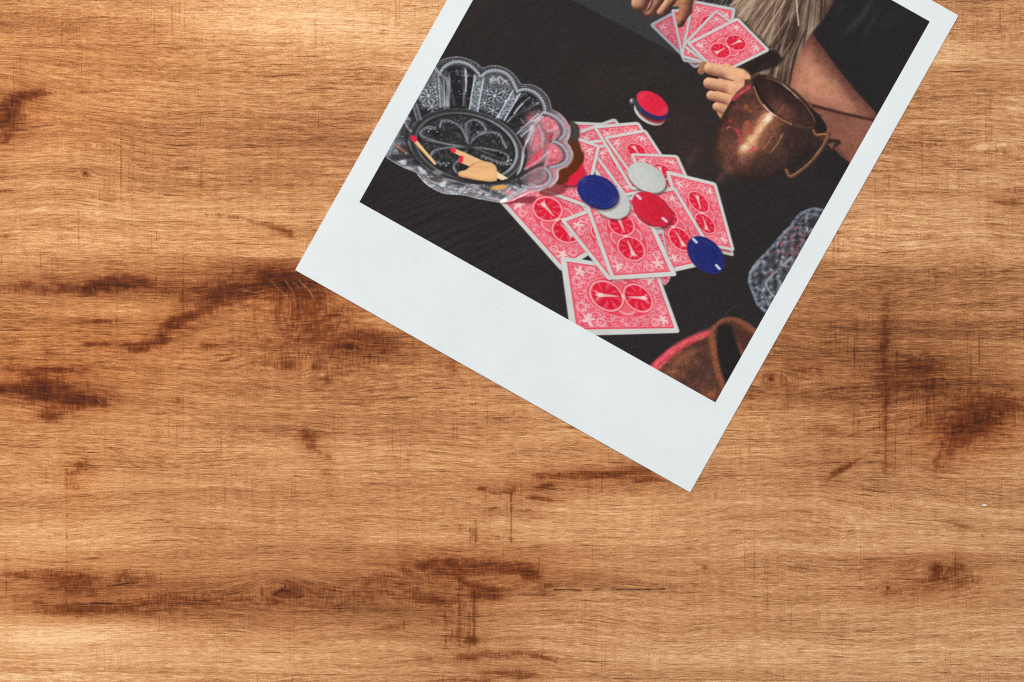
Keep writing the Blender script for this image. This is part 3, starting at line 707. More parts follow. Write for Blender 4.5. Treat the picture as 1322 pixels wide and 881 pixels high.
    B_ = [(585, 156), (605, 138), (640, 128), (680, 131), (715, 148), (740, 175), (757, 208), (768, 232)]
    C_ = [(772, 238), (800, 228), (835, 232), (870, 250), (895, 277), (912, 310), (918, 348)]
    D_ = [(918, 352), (952, 363), (986, 385), (1010, 412), (1022, 442), (1016, 470), (998, 490)]
    E_ = [(962, 504), (986, 512), (1012, 532), (1032, 560), (1036, 590), (1022, 614), (990, 630), (948, 640)]
    F_ = [(918, 648), (936, 664), (946, 690), (940, 715), (918, 735), (880, 745), (840, 748), (800, 740)]
    for q, of in ((A_, (0, 3.0)), (B_, (-1.0, 3.0)), (C_, (-2.2, 2.2)), (D_, (-3, 0.8)), (E_, (-3, -.4)), (F_, (-2.4, -2.0))):
        inner(q, of, .6); chain(q)
    chain([(334, 112), (346, 130), (362, 148)], .9); chain([(366, 150), (392, 170), (400, 200)], .5)
    chain([(796, 758), (762, 786), (722, 802)], .8, 3.4, 1.3); chain([(470, 752), (500, 762), (540, 750), (575, 756), (602, 776)], .75, 3.2, 1.2); chain([(250, 640), (268, 660), (290, 676)], .7, 3.2, 1.3)
    # ---- pink refractions in the right-hand scallops
    for q, col, al in (([(900, 385), (940, 375), (985, 410), (975, 445), (935, 450), (905, 430)], (214, 122, 132), .55), ([(925, 540), (970, 530), (1000, 560), (985, 590), (940, 585)], (216, 112, 124), .6), ([(815, 640), (850, 590), (890, 545), (905, 560), (880, 610), (830, 650)], (222, 58, 80), .7), ([(870, 430), (900, 460), (890, 520), (850, 560), (845, 500)], (206, 120, 130), .5), ([(930, 470), (965, 462), (955, 488), (930, 495)], (166, 56, 66), .7), ([(940, 600), (975, 600), (960, 618), (935, 615)], (176, 60, 70), .65), ([(700, 770), (740, 760), (755, 785), (720, 790)], (222, 130, 140), .6), ([(830, 740), (900, 728), (930, 712), (900, 742), (850, 752)], (216, 120, 130), .5), ([(1010, 400), (1040, 420), (1044, 450), (1030, 430)], (210, 96, 108), .5)):
        p.poly(smooth_poly(cr(q), 5), None, soft=2.6, alpha=al * .9, shade=lambda x_, y_, d_, col=col: np.array(col, float) * (.72 + .56 * fbm(x_ / 3, y_ / 3, 191, 3))[:, None] + 60 * sst(.62, .8, fbm(x_ / 2.4, y_ / 2.4, 193, 2))[:, None])
    for q, w_, al in (([(850, 430), (838, 470), (826, 500)], 1.0, .8), ([(820, 500), (800, 560), (790, 640), (770, 680)], 1.3, .6), ([(810, 650), (870, 615), (935, 560)], 1.6, .4), ([(880, 420), (905, 470), (900, 530)], 1.6, .35), ([(790, 700), (850, 660), (910, 640)], 1.4, .4), ([(905, 350), (880, 380), (860, 400)], 1.6, .6), ([(1046, 420), (1050, 455), (1038, 490)], 1.0, .5), ([(1062, 560), (1060, 600), (1030, 640)], 1.0, .5), ([(985, 660), (978, 710), (940, 748)], 1.2, .5), ([(930, 450), (960, 440), (980, 430)], 1.2, .4)):
        p.line(smooth_poly(cr(q), 4, False), w_, (214, 212, 218), al, soft=1.2)
    for q, al in (([(790, 690), (840, 660), (900, 640), (915, 690), (880, 725), (810, 735)], .55), ([(880, 650), (905, 670), (895, 700), (870, 690)], .5)):
        p.poly(smooth_poly(cr(q), 5), (112, 104, 106), soft=3, alpha=al)
    # flower cut into the floor: six petals from the middle, scalloped ends with beads
    fx, fy = 605, 188.6
    pets = [((605, 188), (597, 168), (583, 157), (571, 156), (568, 162)), ((605, 188), (601, 166), (604, 158), (613, 155), (623, 160), (627, 168), (618, 171), (608, 160)), ((606, 187), (616, 176), (632, 171), (645, 174), (650, 184), (654, 190)), ((606, 190), (626, 192), (645, 196), (656, 202), (653, 210), (642, 209), (622, 201)), ((604, 190), (580, 187), (560, 182), (546, 176), (543, 170), (552, 164), (562, 165)), ((603, 191), (588, 190), (566, 193), (557, 198), (558, 206), (570, 212)), ((604, 192), (596, 203), (586, 214), (590, 222), (600, 224))]
    for q in pets:
        s_ = smooth_poly(q, 6, False)
        p.line(s_, 1.7, (112, 116, 120), .5, soft=1.2); p.line(s_, .4, (165, 170, 175), .55)
        tail = s_[len(s_) // 2:]
        for (bx, by) in tail[::2]:
            p.ell(bx, by + 2.2, 1.0, 1.0, 0, (165, 168, 176), alpha=.6, soft=.9)
    for (q0, q1_) in (((605, 187), (604, 168)), ((607, 187), (612, 174)), ((603, 190), (548, 181)), ((607, 190), (650, 205)), ((604, 187), (595, 160))):
        p.line([q0, q1_], .8, (128, 132, 136), .5, soft=1)
    p.glow(605, 190, 9, 6, 0, (36, 35, 36), .8)
    for (ex, ey, ea, eb) in ((614, 164, 7, 5), (645, 200, 6, 4), (563, 173, 5, 4)):
        p.ell(ex, ey, ea, eb, 15, (32, 31, 33), alpha=.8, soft=1.4); p.ell(ex + 1.5, ey - 2.5, .9, .8, 0, (190, 194, 200), alpha=.8)
    for (ex, ey) in ((656, 208), (659, 212), (655, 213), (660, 207), (576, 214), (579, 211), (573, 211), (553, 170), (556, 167)):
        p.ell(ex, ey, 1.1, 1.0, 0, (190, 192, 198), alpha=.8)
    # bright accents: streaks on the dark panels, front glints
    for (pts, w_, al) in (([(601, 91), (602, 104), (601, 118)], .8, .85), ([(599, 120), (598, 136)], 1.2, .3), ([(675, 134), (669, 140), (664, 147)], 1.1, .8), ([(684, 126), (676, 132)], .8, .5), ([(662, 150), (655, 158)], .9, .5), ([(580, 96), (578, 138)], 1.0, .4), ([(521, 154), (527, 166), (531, 170)], 1.4, .45), ([(590, 97), (610, 99)], .5, .35), ([(668, 224), (674, 212), (677, 200)], 1.0, .5)):
        p.line(smooth_poly(pts, 4, False), w_, (196, 200, 208), al, soft=1.0)
    for (ex, ey, ea, eb, al) in ((521, 210, 4, 3, .7), (546, 222, 5, 3, .6), (543, 218, 3, 2, .7), (571, 239, 4, 3.2, .75), (574, 236, 2.4, 2.4, .7), (583, 248, 4, 1.6, .5), (616, 241, 5, 1.4, .55), (565, 223, 6, 3, .4), (527, 217, 5, 1.6, .6), (596, 245, 2, 1.4, .7), (600, 243, 1.6, 1.2, .7), (606, 244, 1.6, 1.2, .7), (612, 246, 1.6, 1.2, .7), (620, 250, 2, 1.4, .7), (628, 252, 2, 1.2, .7), (634, 248, 1.6, 1.2, .6), (586, 234, 9, 1.6, .35), (690, 240, 8, 1.6, .4), (668, 244, 4, 2, .5), (663, 248, 3, 2, .5)):
        p.ell(ex, ey, ea, eb, 15, (206, 210, 216), alpha=al, soft=1.3)
    for (ex, ey, ea, eb) in ((592, 238, 7, 2.4), (640, 250, 8, 2.4), (560, 232, 6, 2), (625, 244, 6, 1.8), (510, 204, 6, 4), (530, 224, 3, 2)):
        p.ell(ex, ey, ea, eb, 12, (44, 44, 48), alpha=.6, soft=1.6)
    for (ex, ey) in ((517, 192), (523, 196), (514, 190)):
        p.ell(ex, ey, 4, 1.3, 40, (186, 118, 76), alpha=.6, soft=1.4)
    # dark arc of the near wall's inner edge, under the things in the bowl
    p.line(smooth_poly([(585, 226), (605, 233), (625, 236.5), (648, 236), (664, 230), (690, 216), (700, 212)], 5, False), 2.2, (48, 45, 47), .8, soft=2)
    # ---- match and the wooden pointing hand lying in the bowl
    K = p.new_id('match_print')
    p.line([(535, 182), (563, 213)], 2.6, (36, 32, 32), .5, soft=2)
    p.line([(534, 180), (561.5, 211.5)], 2.5, (228, 180, 122), ident=K, w1=1.6); p.line([(536, 181), (561.5, 210.5)], .7, (242, 208, 160), .8)
    p.line([(532.8, 177.6), (535.4, 181)], 3.0, (226, 40, 66), ident=K)
    K = p.new_id('wooden_hand_print')
    wood = (231, 182, 132)
    p.poly(smooth_poly([(592, 228), (620, 236), (642, 236), (650, 230), (600, 218)]), (30, 28, 29), soft=2.5, alpha=.8)
    p.line([(586, 194.5), (600, 201), (622, 212)], 2.7, wood, ident=K, w1=4.2)
    p.line([(597, 207), (618, 216)], 4.0, (229, 177, 128), ident=K)
    def wsh(x, y, d):
        k = (.92 + .16 * fbm(x / 12, y / 2.5, 141))[:, None] - (.10 * sst(2.5, 0, -d))[:, None]
        return np.array((230, 178, 124.)) * k
    p.poly(smooth_poly([(612, 211), (619, 208.5), (630, 209), (638.5, 213), (642, 220.5), (641, 234), (622, 233.8), (606, 231), (592.6, 227.8), (592.4, 222), (600, 219.8), (606, 216)], 2), None, K, shade=wsh)
    p.line([(603, 218), (612, 211)], .5, (176, 116, 70), .6); p.line([(594, 227), (615, 232)], .8, (186, 128, 80), .5)
    p.poly([(595, 211.5), (606, 215.5), (601, 219.5), (593, 221)], (40, 33, 32), soft=1, alpha=.95)
    p.line([(583.6, 193.6), (586.4, 195.2)], 2.5, (226, 42, 66), ident=K)
    p.line([(595.8, 203.8), (594.8, 208.4)], 2.6, (224, 42, 66), ident=K)
    p.poly([(642, 222), (656, 230.5), (648, 233), (641.5, 230)], (240, 208, 172), K)
    p.ell(644, 242.4, 10.5, 2.9, -6, (222, 160, 92), K, soft=1)

PANEL_STAR = (0, 2)
# ---------------------------------------------------------------- the wooden table top: planks with knots, stains, checks and saw marks
def wood_material():
    m = NT('oak_planks'); G = m.attr('grain').outputs['Vector']
    st = m.attr('stain').outputs['Fac']; tone = m.attr('tone').outputs['Fac']; crk = m.attr('crack').outputs['Fac']; pale = m.attr('pale').outputs['Fac']
    red = m.attr('warmth').outputs['Fac']
    halo = m.attr('halo').outputs['Fac']
    n1 = m.noise(m.scale(G, (1 / 190., 1 / 4.6, 1.0)), 5, .62, dist=.1)
    n2 = m.noise(m.scale(G, (1 / 30., 1 / 1.6, 1.0)), 3, .62)
    n4 = m.noise(m.scale(G, (1 / 11., 1 / 1.25, 19.0)), 2, .6)
    n3 = m.noise(m.scale(G, (1 / 420., 1 / 30., 1.0)), 3, .55)
    po = m.noise(m.scale(G, (1 / 46., 1 / 1.6, 3.0)), 2, .5)
    pom = m.noise(m.scale(G, (1 / 120., 1 / 16., 5.0)), 3, .55)
    pore = m.math('MULTIPLY', m.ss(po, .56, .68), m.ss(pom, .34, .66))
    hl = m.math('MULTIPLY', m.ss(m.noise(m.scale(G, (1 / 46., 1 / 1.8, 7.0)), 2, .5), .57, .72), m.ss(m.noise(m.scale(G, (1 / 130., 1 / 22., 9.0)), 2, .5), .42, .62))
    vs = m.noise(m.scale(G, (1 / 2.4, 1 / 110., 11.0)), 2, .5)
    vsm = m.noise(m.scale(G, (1 / 60., 1 / 80., 13.0)), 2, .5)
    saw = m.math('MULTIPLY', m.ss(vs, .58, .76), m.ss(vsm, .45, .66))
    vb = m.noise(m.scale(G, (1 / 9., 1 / 200., 15.0)), 3, .55)
    fleck = m.noise(m.scale(G, (1 / 1.7, 1 / 1.2, 17.0)), 1, .5)
    v = m.math('ADD', .56, m.math('MULTIPLY', m.math('SUBTRACT', n1, .5), .50))
    v = m.math('ADD', v, m.math('MULTIPLY', m.math('SUBTRACT', n2, .5), .66))
    v = m.math('ADD', v, m.math('MULTIPLY', m.math('SUBTRACT', n4, .5), .78))
    v = m.math('ADD', v, m.math('MULTIPLY', m.math("SUBTRACT", n3, .5), .56))
    v = m.math('ADD', v, m.math('MULTIPLY', m.math('SUBTRACT', vb, .5), .16))
    v = m.math('ADD', v, m.math('MULTIPLY', m.math('SUBTRACT', fleck, .5), .60))
    v = m.math('SUBTRACT', v, m.math('MULTIPLY', pore, .36))
    v = m.math('ADD', v, m.math('MULTIPLY', hl, .16))
    v = m.math('SUBTRACT', v, m.math('MULTIPLY', saw, .24))
    v = m.math('ADD', v, tone)
    col = m.ramp(v, [(0.0, srgb((88, 50, 26))), (.2, srgb((130, 82, 48))), (.42, srgb((173, 119, 76))), (.60, srgb((202, 149, 102))), (.80, srgb((227, 181, 133))), (1.0, srgb((247, 218, 178)))])
    col = m.mix(red, col, (1.14, .90, .68), 'MULTIPLY')
    # stains: a wide rusty halo, and a dark core whose edge is broken along and across the grain
    h1 = m.noise(m.scale(G, (1 / 24., 1 / 2.0, 23.0)), 3, .6); h2 = m.noise(m.scale(G, (1 / 2.2, 1 / 12., 29.0)), 3, .6); h3 = m.noise(m.scale(G, (1 / 16., 1 / 9., 31.0)), 3, .6)
    brk = m.math('ADD', m.math('MULTIPLY', m.math('SUBTRACT', h1, .5), 1.1), m.math('MULTIPLY', m.math('SUBTRACT', h2, .5), .85))
    brk = m.math('ADD', brk, m.math('MULTIPLY', m.math('SUBTRACT', h3, .5), .8))
    fine = m.math('ADD', m.math('MULTIPLY', m.math('SUBTRACT', n4, .5), 1.2), m.math('MULTIPLY', m.math('SUBTRACT', fleck, .5), .8))
    hf = m.math('MULTIPLY', halo, m.math('ADD', .95, m.math('MULTIPLY', brk, .8)), clamp=True)
    col = m.mix(hf, col, (.60, .40, .25), 'MULTIPLY')
    gate = m.ss(st, .03, .35)
    body = m.math('MULTIPLY', m.ss(m.math('ADD', st, m.math('MULTIPLY', m.math('ADD', m.math('MULTIPLY', brk, 1.15), m.math('MULTIPLY', fine, .45)), gate)), .18, .82), gate)
    col = m.mix(m.math('MULTIPLY', body, 1.0), col, (.47, .31, .18), 'MULTIPLY')
    core = m.ss(m.math('ADD', st, m.math('ADD', m.math('MULTIPLY', brk, .95), m.math('MULTIPLY', fine, .30))), .80, 1.18)
    col = m.mix(m.math('MULTIPLY', core, .85), col, srgb((62, 26, 8)))
    col = m.mix(m.math('MULTIPLY', pale, m.ss(n4, .3, .6)), col, srgb((198, 134, 82)))
    col = m.mix(m.math('MULTIPLY', crk, m.ss(m.math('ADD', m.math('MULTIPLY', h1, .5), m.math('MULTIPLY', h3, .5)), .40, .52)), col, srgb((12, 8, 7)))
    m.set(m.bsdf.inputs['Base Color'], col)
    m.set(m.bsdf.inputs['Roughness'], m.math('ADD', .40, m.math('MULTIPLY', n2, .25)))
    m.bsdf.inputs['Specular IOR Level'].default_value = .16
    hgt = m.math('SUBTRACT', m.math('ADD', m.math('MULTIPLY', n2, .8), m.math('MULTIPLY', n1, .5)), m.math('ADD', m.math('MULTIPLY', pore, .6), m.math('MULTIPLY', saw, .35)))
    m.bump(hgt, .34, .00012)
    return m.mat

def blobs(X, Y, L):
    out = np.zeros_like(X)
    for (cx, cy, rx, ry, s, *a) in L:
        sel = (np.abs(X - cx) < 2.6 * max(rx, ry)) & (np.abs(Y - cy) < 2.6 * max(rx, ry))
        if not sel.any(): continue
        t = math.radians(a[0]) if a else 0.0
        dx = X[sel] - cx; dy = Y[sel] - cy
        p_ = (dx * math.cos(t) + dy * math.sin(t)) / rx; q_ = (-dx * math.sin(t) + dy * math.cos(t)) / ry
        g = s * np.exp(-(p_ * p_ + q_ * q_) ** 1.3)
        out[sel] = 1 - (1 - out[sel]) * (1 - np.clip(g, 0, .98))
    return out

def strokes(X, Y, L, hard=False):
    out = np.zeros_like(X)
    for (pts, w, s) in L:
        P = smooth_poly(pts, 5, False) if len(pts) > 2 else np.array(pts, float)
        m = w * 2.6 + 2
        sel = (X > P[:, 0].min() - m) & (X < P[:, 0].max() + m) & (Y > P[:, 1].min() - m) & (Y < P[:, 1].max() + m)
        if not sel.any(): continue
        x = X[sel]; y = Y[sel]; d = np.full(x.shape, 1e9)
        for i in range(len(P) - 1):
            ex, ey = P[i + 1] - P[i]; wx = x - P[i, 0]; wy = y - P[i, 1]
            t = np.clip((wx * ex + wy * ey) / max(ex * ex + ey * ey, 1e-9), 0, 1)
            d = np.minimum(d, np.hypot(wx - ex * t, wy - ey * t))
        g = s * (sst(w + .7, max(w - .7, 0), d) if hard else np.exp(-(d / w) ** 2))
        out[sel] = np.maximum(out[sel], g)
    return out

STAIN_B = [  # cx, cy, rx, ry, strength, angle
    (4, 150, 24, 22, 1.0, -40), (16, 138, 14, 10, .9, -30), (40, 120, 26, 6, .8, -5), (28, 128, 20, 8, .75, -12), (20, 160, 22, 8, .5, -35), (8, 178, 14, 8, .55, -40),
    (54, 27, 9, 3.5, .35), (80, 36, 12, 3, .42, 12), (106, 29, 12, 3, .36), (178, 25, 8, 4, .42, 15), (198, 40, 8, 5, .4, -25), (223, 24, 6, 3, .36), (318, 23, 8, 2, .3),
    (110, 224, 3, 2.6, 1.0), (5, 222, 10, 4, .5), (6, 247, 10, 4, .4), (8, 305, 12, 4, .4), (6, 322, 10, 3, .35),
    (396, 221, 10, 4, .36), (400, 182, 130, 24, .16), (115, 186, 30, 8, .15), (362, 296, 24, 8, .3, 15),
    (1305, 262, 26, 7, .62, 0), (1310, 246, 24, 6, .5), (1295, 200, 30, 9, .34), (1200, 186, 40, 5, .2), (1180, 200, 100, 30, .12), (1060, 380, 60, 30, .14), (1275, 30, 18, 5, .26), (1256, 38, 12, 3, .3),
    (1000, 490, 48, 22, .3), (1040, 478, 30, 8, .3), (1165, 478, 50, 18, .42), (1195, 475, 26, 11, .55), (1190, 500, 60, 14, .45), (1255, 548, 40, 25, .95, -25), (1262, 530, 46, 18, .7), (1300, 522, 36, 16, .6, 15), (1230, 565, 26, 8, .6, -10), (1228, 582, 14, 12, .55, -40), (1212, 606, 9, 9, .5), (1290, 565, 22, 8, .4), (1143, 470, 6, 130, .42), (1140, 440, 8, 26, .4), (1205, 545, 40, 12, .4),
    (1072, 556, 16, 4, .5), (1072, 583, 22, 4, .5, -3), (1076, 612, 11, 6, .7, -30), (1092, 603, 16, 6, .6, -30), (1143, 603, 8, 10, .36), (995, 489, 4, 3.6, 1.0), (1150, 420, 180, 60, .12), (930, 505, 30, 10, .35),
    (180, 372, 200, 13, .34), (280, 385, 90, 22, .34), (330, 440, 140, 30, .24), (60, 515, 130, 22, .3), (150, 788, 170, 12, .34), (560, 762, 160, 28, .24), (1180, 500, 150, 46, .24), (620, 850, 100, 18, .2), (400, 360, 60, 18, .4),
    # second board, left
    (60, 374, 80, 9, .4), (120, 374, 20, 8, .6), (150, 364, 40, 10, .8, -6), (128, 369, 12, 7, .9), (180, 366, 26, 5, .6, -8), (65, 358, 14, 8, .3), (130, 415, 22, 3.0, .9, 2), (35, 366, 10, 3, .5),
    (330, 352, 60, 16, .4), (320, 374, 34, 9, .85, -4), (285, 382, 22, 5, .9, -4), (265, 397, 24, 9, .8, -22), (240, 410, 24, 6, .9, -8), (222, 420, 16, 8, .95, -15), (210, 437, 12, 9, .9), (187, 445, 20, 5, .95, -6), (178, 452, 18, 5, .7), (136, 444, 10, 2.6, .9), (115, 445, 12, 4, .9), (66, 456, 8, 2, .85), (268, 447, 14, 4, .6), (250, 424, 10, 3, .6), (160, 446, 12, 3, .7),
    (372, 366, 34, 13, .98, 4), (352, 360, 20, 8, .9, 10), (402, 378, 28, 16, .7, 30), (385, 395, 34, 26, .62), (400, 418, 40, 18, .5), (440, 405, 28, 14, .5), (372, 472, 9, 6, .75), (423, 490, 10, 5, .55), (452, 448, 3, 3.4, 1.0), (405, 474, 3, 3, .8), (450, 440, 60, 14, .42), (480, 432, 30, 10, .5, 10), (500, 448, 46, 10, .42), (450, 470, 90, 22, .32), (583, 475, 10, 8, .6), (400, 450, 90, 40, .2),
    (16, 502, 46, 9, .85), (48, 488, 26, 10, .75), (62, 502, 34, 14, .8), (92, 516, 46, 9, .85, 6), (118, 519, 20, 7, .85), (62, 538, 18, 8, .85, 8), (50, 478, 40, 5, .7), (95, 478, 26, 4, .7), (84, 530, 26, 8, .5), (10, 470, 20, 10, .4), (40, 450, 60, 30, .16), (228, 518, 8, 5, .45), (130, 500, 40, 20, .2),
    (397, 564, 16, 10, .8), (401, 577, 8, 7, .85), (410, 584, 8, 5, .5), (424, 590, 4, 6, .6), (422, 610, 8, 5, .6), (408, 624, 14, 4, .3, -20), (1080, 400, 100, 20, .1),
    # third board
    (106, 600, 10, 10, .55, -40), (97, 612, 14, 8, .5, -20), (93, 628, 14, 7, .45), (100, 672, 12, 8, .24), (80, 690, 30, 6, .22),
    (60, 742, 70, 8, .45), (72, 748, 22, 12, .6), (102, 748, 26, 14, .65), (170, 745, 40, 12, .55), (110, 762, 40, 8, .4), (25, 742, 30, 5, .5), (120, 786, 90, 8, .6), (95, 790, 30, 6, .6), (200, 775, 60, 10, .35), (250, 770, 60, 14, .3), (50, 778, 10, 3, .5),
    (366, 764, 20, 12, .42), (360, 764, 60, 24, .22), (290, 774, 80, 12, .34), (400, 772, 70, 24, .22), (480, 780, 80, 18, .22), (460, 760, 100, 22, .14),
    (590, 728, 70, 11, .62), (620, 736, 70, 9, .6), (560, 732, 40, 9, .35), (684, 741, 13, 9, .95), (668, 733, 26, 9, .6), (597, 750, 10, 4, .8, 25), (615, 757, 16, 4, .85, 12), (636, 762, 16, 4.5, .9), (636, 770, 14, 5, .8), (612, 770, 10, 6, .5), (553, 774, 18, 5, .75), (570, 778, 22, 6, .5), (600, 800, 34, 40, .26), (505, 810, 16, 5, .6), (545, 805, 40, 8, .35), (588, 820, 26, 14, .35), (607, 827, 11, 4, .95), (603, 850, 14, 5, .7), (640, 846, 36, 5, .6), (690, 846, 26, 4, .6, 10), (550, 852, 14, 4, .4), (600, 879, 40, 5, .65), (672, 871, 34, 6, .75), (640, 868, 30, 4, .5), (706, 760, 12, 10, .4), (520, 745, 60, 20, .25),
    (700, 614, 24, 5, .75), (745, 615, 34, 5, .85), (790, 613, 34, 6, .85), (830, 606, 20, 8, .65), (838, 620, 26, 4, .8), (705, 627, 18, 4.5, .9, -6), (690, 643, 18, 4, .75), (707, 646, 10, 3, .8), (622, 631, 7, 3, .85), (645, 636, 16, 5, .65), (661, 632, 7, 6, .6), (655, 655, 28, 5, .4), (635, 658, 10, 3, .5), (680, 659, 10, 3, .5), (690, 708, 14, 5, .45), (612, 690, 8, 12, .45), (640, 694, 26, 5, .5), (596, 680, 8, 8, .35), (690, 670, 14, 3, .4),
    (1208, 735, 6.5, 4.8, .95), (1216, 733, 26, 9, .36), (1200, 752, 34, 14, .38, -25), (1235, 745, 34, 18, .4), (1146, 759, 3, 3.2, 1.0), (1150, 765, 30, 5, .4), (1240, 757, 60, 20, .28), (1120, 728, 16, 6, .35), (1180, 728, 50, 6, .3), (1245, 681, 14, 3.4, .6), (1238, 677, 10, 3, .4), (1268, 692, 3, 2, .6), (1290, 780, 50, 8, .25), (900, 740, 60, 6, .2), (909, 733, 5, 4, .45), (1060, 630, 40, 9, .2), (950, 665, 24, 5, .3), (1000, 742, 120, 16, .16), (760, 745, 90, 16, .2),
]
STAIN_S = [
    ([(28, 126), (60, 121), (100, 120), (135, 118), (165, 115)], 3.0, .62), ([(160, 115), (215, 113), (240, 114), (330, 116)], 1.5, .42), ([(100, 0), (180, 1)], 2.4, .5), ([(0, 19), (34, 17)], 1.6, .4),
    ([(268, 277), (290, 279), (318, 284), (350, 292), (376, 302)], 5.0, .7), ([(215, 193), (250, 192), (330, 190)], 1.4, .35), ([(0, 246), (60, 249), (110, 252)], 1.4, .4), ([(130, 152), (200, 152), (330, 158)], 2.2, .24),
    ([(1125, 222), (1190, 217), (1222, 213), (1243, 206), (1256, 201), (1276, 195)], 1.4, .6), ([(1140, 182), (1210, 186)], 1.4, .42), ([(1180, 189), (1228, 188)], 1.2, .4), ([(1215, 224), (1262, 216), (1290, 212), (1322, 205)], 1.4, .45), ([(1160, 173), (1240, 172), (1300, 175)], 1.2, .35), ([(1240, 197), (1276, 195), (1300, 198)], 1.2, .5),
    ([(915, 521), (950, 516), (985, 512), (1040, 512), (1140, 513), (1200, 513)], 2.6, .42), ([(1000, 512), (1060, 505), (1130, 497), (1200, 500), (1260, 495), (1322, 506)], 2.0, .42), ([(1097, 562), (1118, 557), (1142, 549)], 2.0, .7), ([(1118, 578), (1143, 572)], 1.6, .5), ([(1075, 613), (1095, 602), (1115, 590), (1136, 583)], 2.2, .55), ([(918, 612), (932, 604), (950, 594)], 1.5, .45), ([(1217, 574), (1212, 590), (1205, 596)], 3.0, .7), ([(900, 620), (1000, 618), (1322, 622)], .9, .3),
    ([(0, 563), (110, 561), (230, 565), (330, 564), (480, 562)], 1.3, .5), ([(435, 523), (470, 521), (560, 520)], 1.3, .6), ([(150, 493), (230, 494)], 1.2, .35), ([(340, 462), (380, 440), (440, 434), (520, 438)], 2.0, .3), ([(395, 500), (440, 498), (500, 502)], 1.2, .4), ([(268, 542), (300, 539)], 1.2, .45),
    ([(200, 632), (240, 630), (320, 631)], 1.1, .5), ([(390, 655), (420, 651), (445, 650)], 1.1, .55), ([(30, 634), (60, 632)], 1.0, .4), ([(20, 656), (70, 651)], 1.0, .4), ([(330, 815), (420, 816)], 1.2, .35), ([(1120, 810), (1180, 820), (1240, 826), (1322, 836)], 1.8, .4), ([(700, 850), (720, 856)], 1.4, .5), ([(870, 866), (930, 868)], 1.3, .5), ([(840, 841), (866, 842)], 1.1, .5), ([(620, 605), (700, 607), (860, 613)], 1.0, .4), ([(0, 601), (300, 606), (620, 609)], 0.9, .35), ([(0, 331), (380, 335)], .9, .3), ([(0, 867), (500, 873)], .8, .25), ([(0, 57), (280, 60)], 1.3, .3),
    # across the grain: saw marks
    ([(237, 5), (237, 26)], .9, .45), ([(236, 120), (237, 335)], 1.0, .36), ([(231, 55), (232, 105)], .9, .36), ([(217, 110), (219, 335)], 1.6, .22), ([(20, 220), (20, 440)], .9, .55), ([(151, 345), (151, 462)], .9, .6), ([(236, 332), (236, 420)], 1.1, .7), ([(236, 430), (237, 600)], .9, .45), ([(299, 380), (299, 605)], 3.2, .22), ([(328, 400), (328, 605)], 3.2, .26), ([(300, 332), (300, 360)], .9, .45), ([(86, 602), (86, 778)], 1.1, .68), ([(160, 655), (161, 758)], .9, .4), ([(167, 660), (167, 758)], .9, .45), ([(33, 735), (33, 748)], 1.1, .95), ([(208, 715), (208, 790)], .9, .4), ([(63, 690), (63, 720)], .9, .35), ([(514, 560), (514, 716)], 1.0, .5), ([(443, 686), (443, 724)], .9, .5), ([(525, 560), (525, 600)], .9, .3), ([(436, 600), (436, 640)], .9, .3),
    ([(593, 748), (593, 832)], 2.0, .6), ([(612, 765), (612, 832)], 2.2, .85), ([(606, 790), (606, 850)], 1.4, .6), ([(522, 800), (522, 835)], 1.0, .5), ([(575, 780), (575, 840)], 1.2, .45), ([(660, 637), (660, 700)], 1.4, .95), ([(614, 670), (614, 702)], 1.3, .75), ([(607, 676), (607, 700)], 1.0, .6), ([(594, 676), (594, 686)], 1.0, .6), ([(722, 610), (722, 624)], 1.0, .8), ([(696, 720), (696, 736)], 1.2, .85), ([(719, 770), (719, 860)], .9, .45), ([(693, 780), (693, 860)], .9, .3),
    ([(797, 640), (797, 760)], .9, .36), ([(813, 640), (813, 740)], .9, .3), ([(861, 650), (861, 790)], .9, .42), ([(923, 633), (923, 648)], 1.0, .7), ([(923, 648), (923, 760)], .9, .3), ([(1011, 664), (1011, 705)], 1.1, .5), ([(1017, 660), (1017, 715)], 1.1, .5), ([(1101, 640), (1101, 654)], 1.0, .6), ([(1127, 625), (1127, 690)], .9, .4), ([(1064, 640), (1064, 740)], .9, .34), ([(1064, 712), (1064, 720)], 1.0, .6), ([(1206, 680), (1206, 700)], .9, .4),
    ([(1158, 455), (1157, 540), (1155, 616)], 1.0, .72), ([(1144, 515), (1143, 613)], 1.4, .55), ([(1254, 440), (1252, 520), (1248, 618)], 1.0, .6), ([(1200, 500), (1200, 540)], 1.2, .5), ([(945, 545), (945, 590)], .9, .4), ([(1013, 515), (1013, 620)], 1.2, .24), ([(1094, 440), (1095, 520)], 1.2, .24), ([(1272, 90), (1272, 170)], 2.4, .22), ([(1247, 95), (1247, 180)], 2.4, .2),
]
CRACKS = [
    ([(138, 757), (152, 755.5), (166, 752.5)], 1.3, .85), ([(100, 780.5), (125, 779), (145, 779.5)], 1.0, .7), ([(353, 769), (362, 763.5), (374, 763)], 1.2, .9), ([(362, 763.5), (369, 755.5)], .9, .85), ([(716, 761), (732, 761.5), (750, 762.5)], 1.1, .85), ([(768, 761), (780, 760), (794, 761), (820, 761.5), (858, 760.5)], 1.4, 1.0), ([(670, 767), (690, 768.5), (716, 768)], 1.1, .85), ([(1289, 534), (1294, 534)], 1.1, .9), ([(1207, 730), (1213, 732)], 1.0, .5), ([(150, 362), (151, 362.5)], 1.0, .7), ([(273, 384), (276, 384)], 1.0, .7), ([(345, 366), (350, 370)], 2.0, .5), ([(360, 361), (370, 370)], 2.5, .5),
]
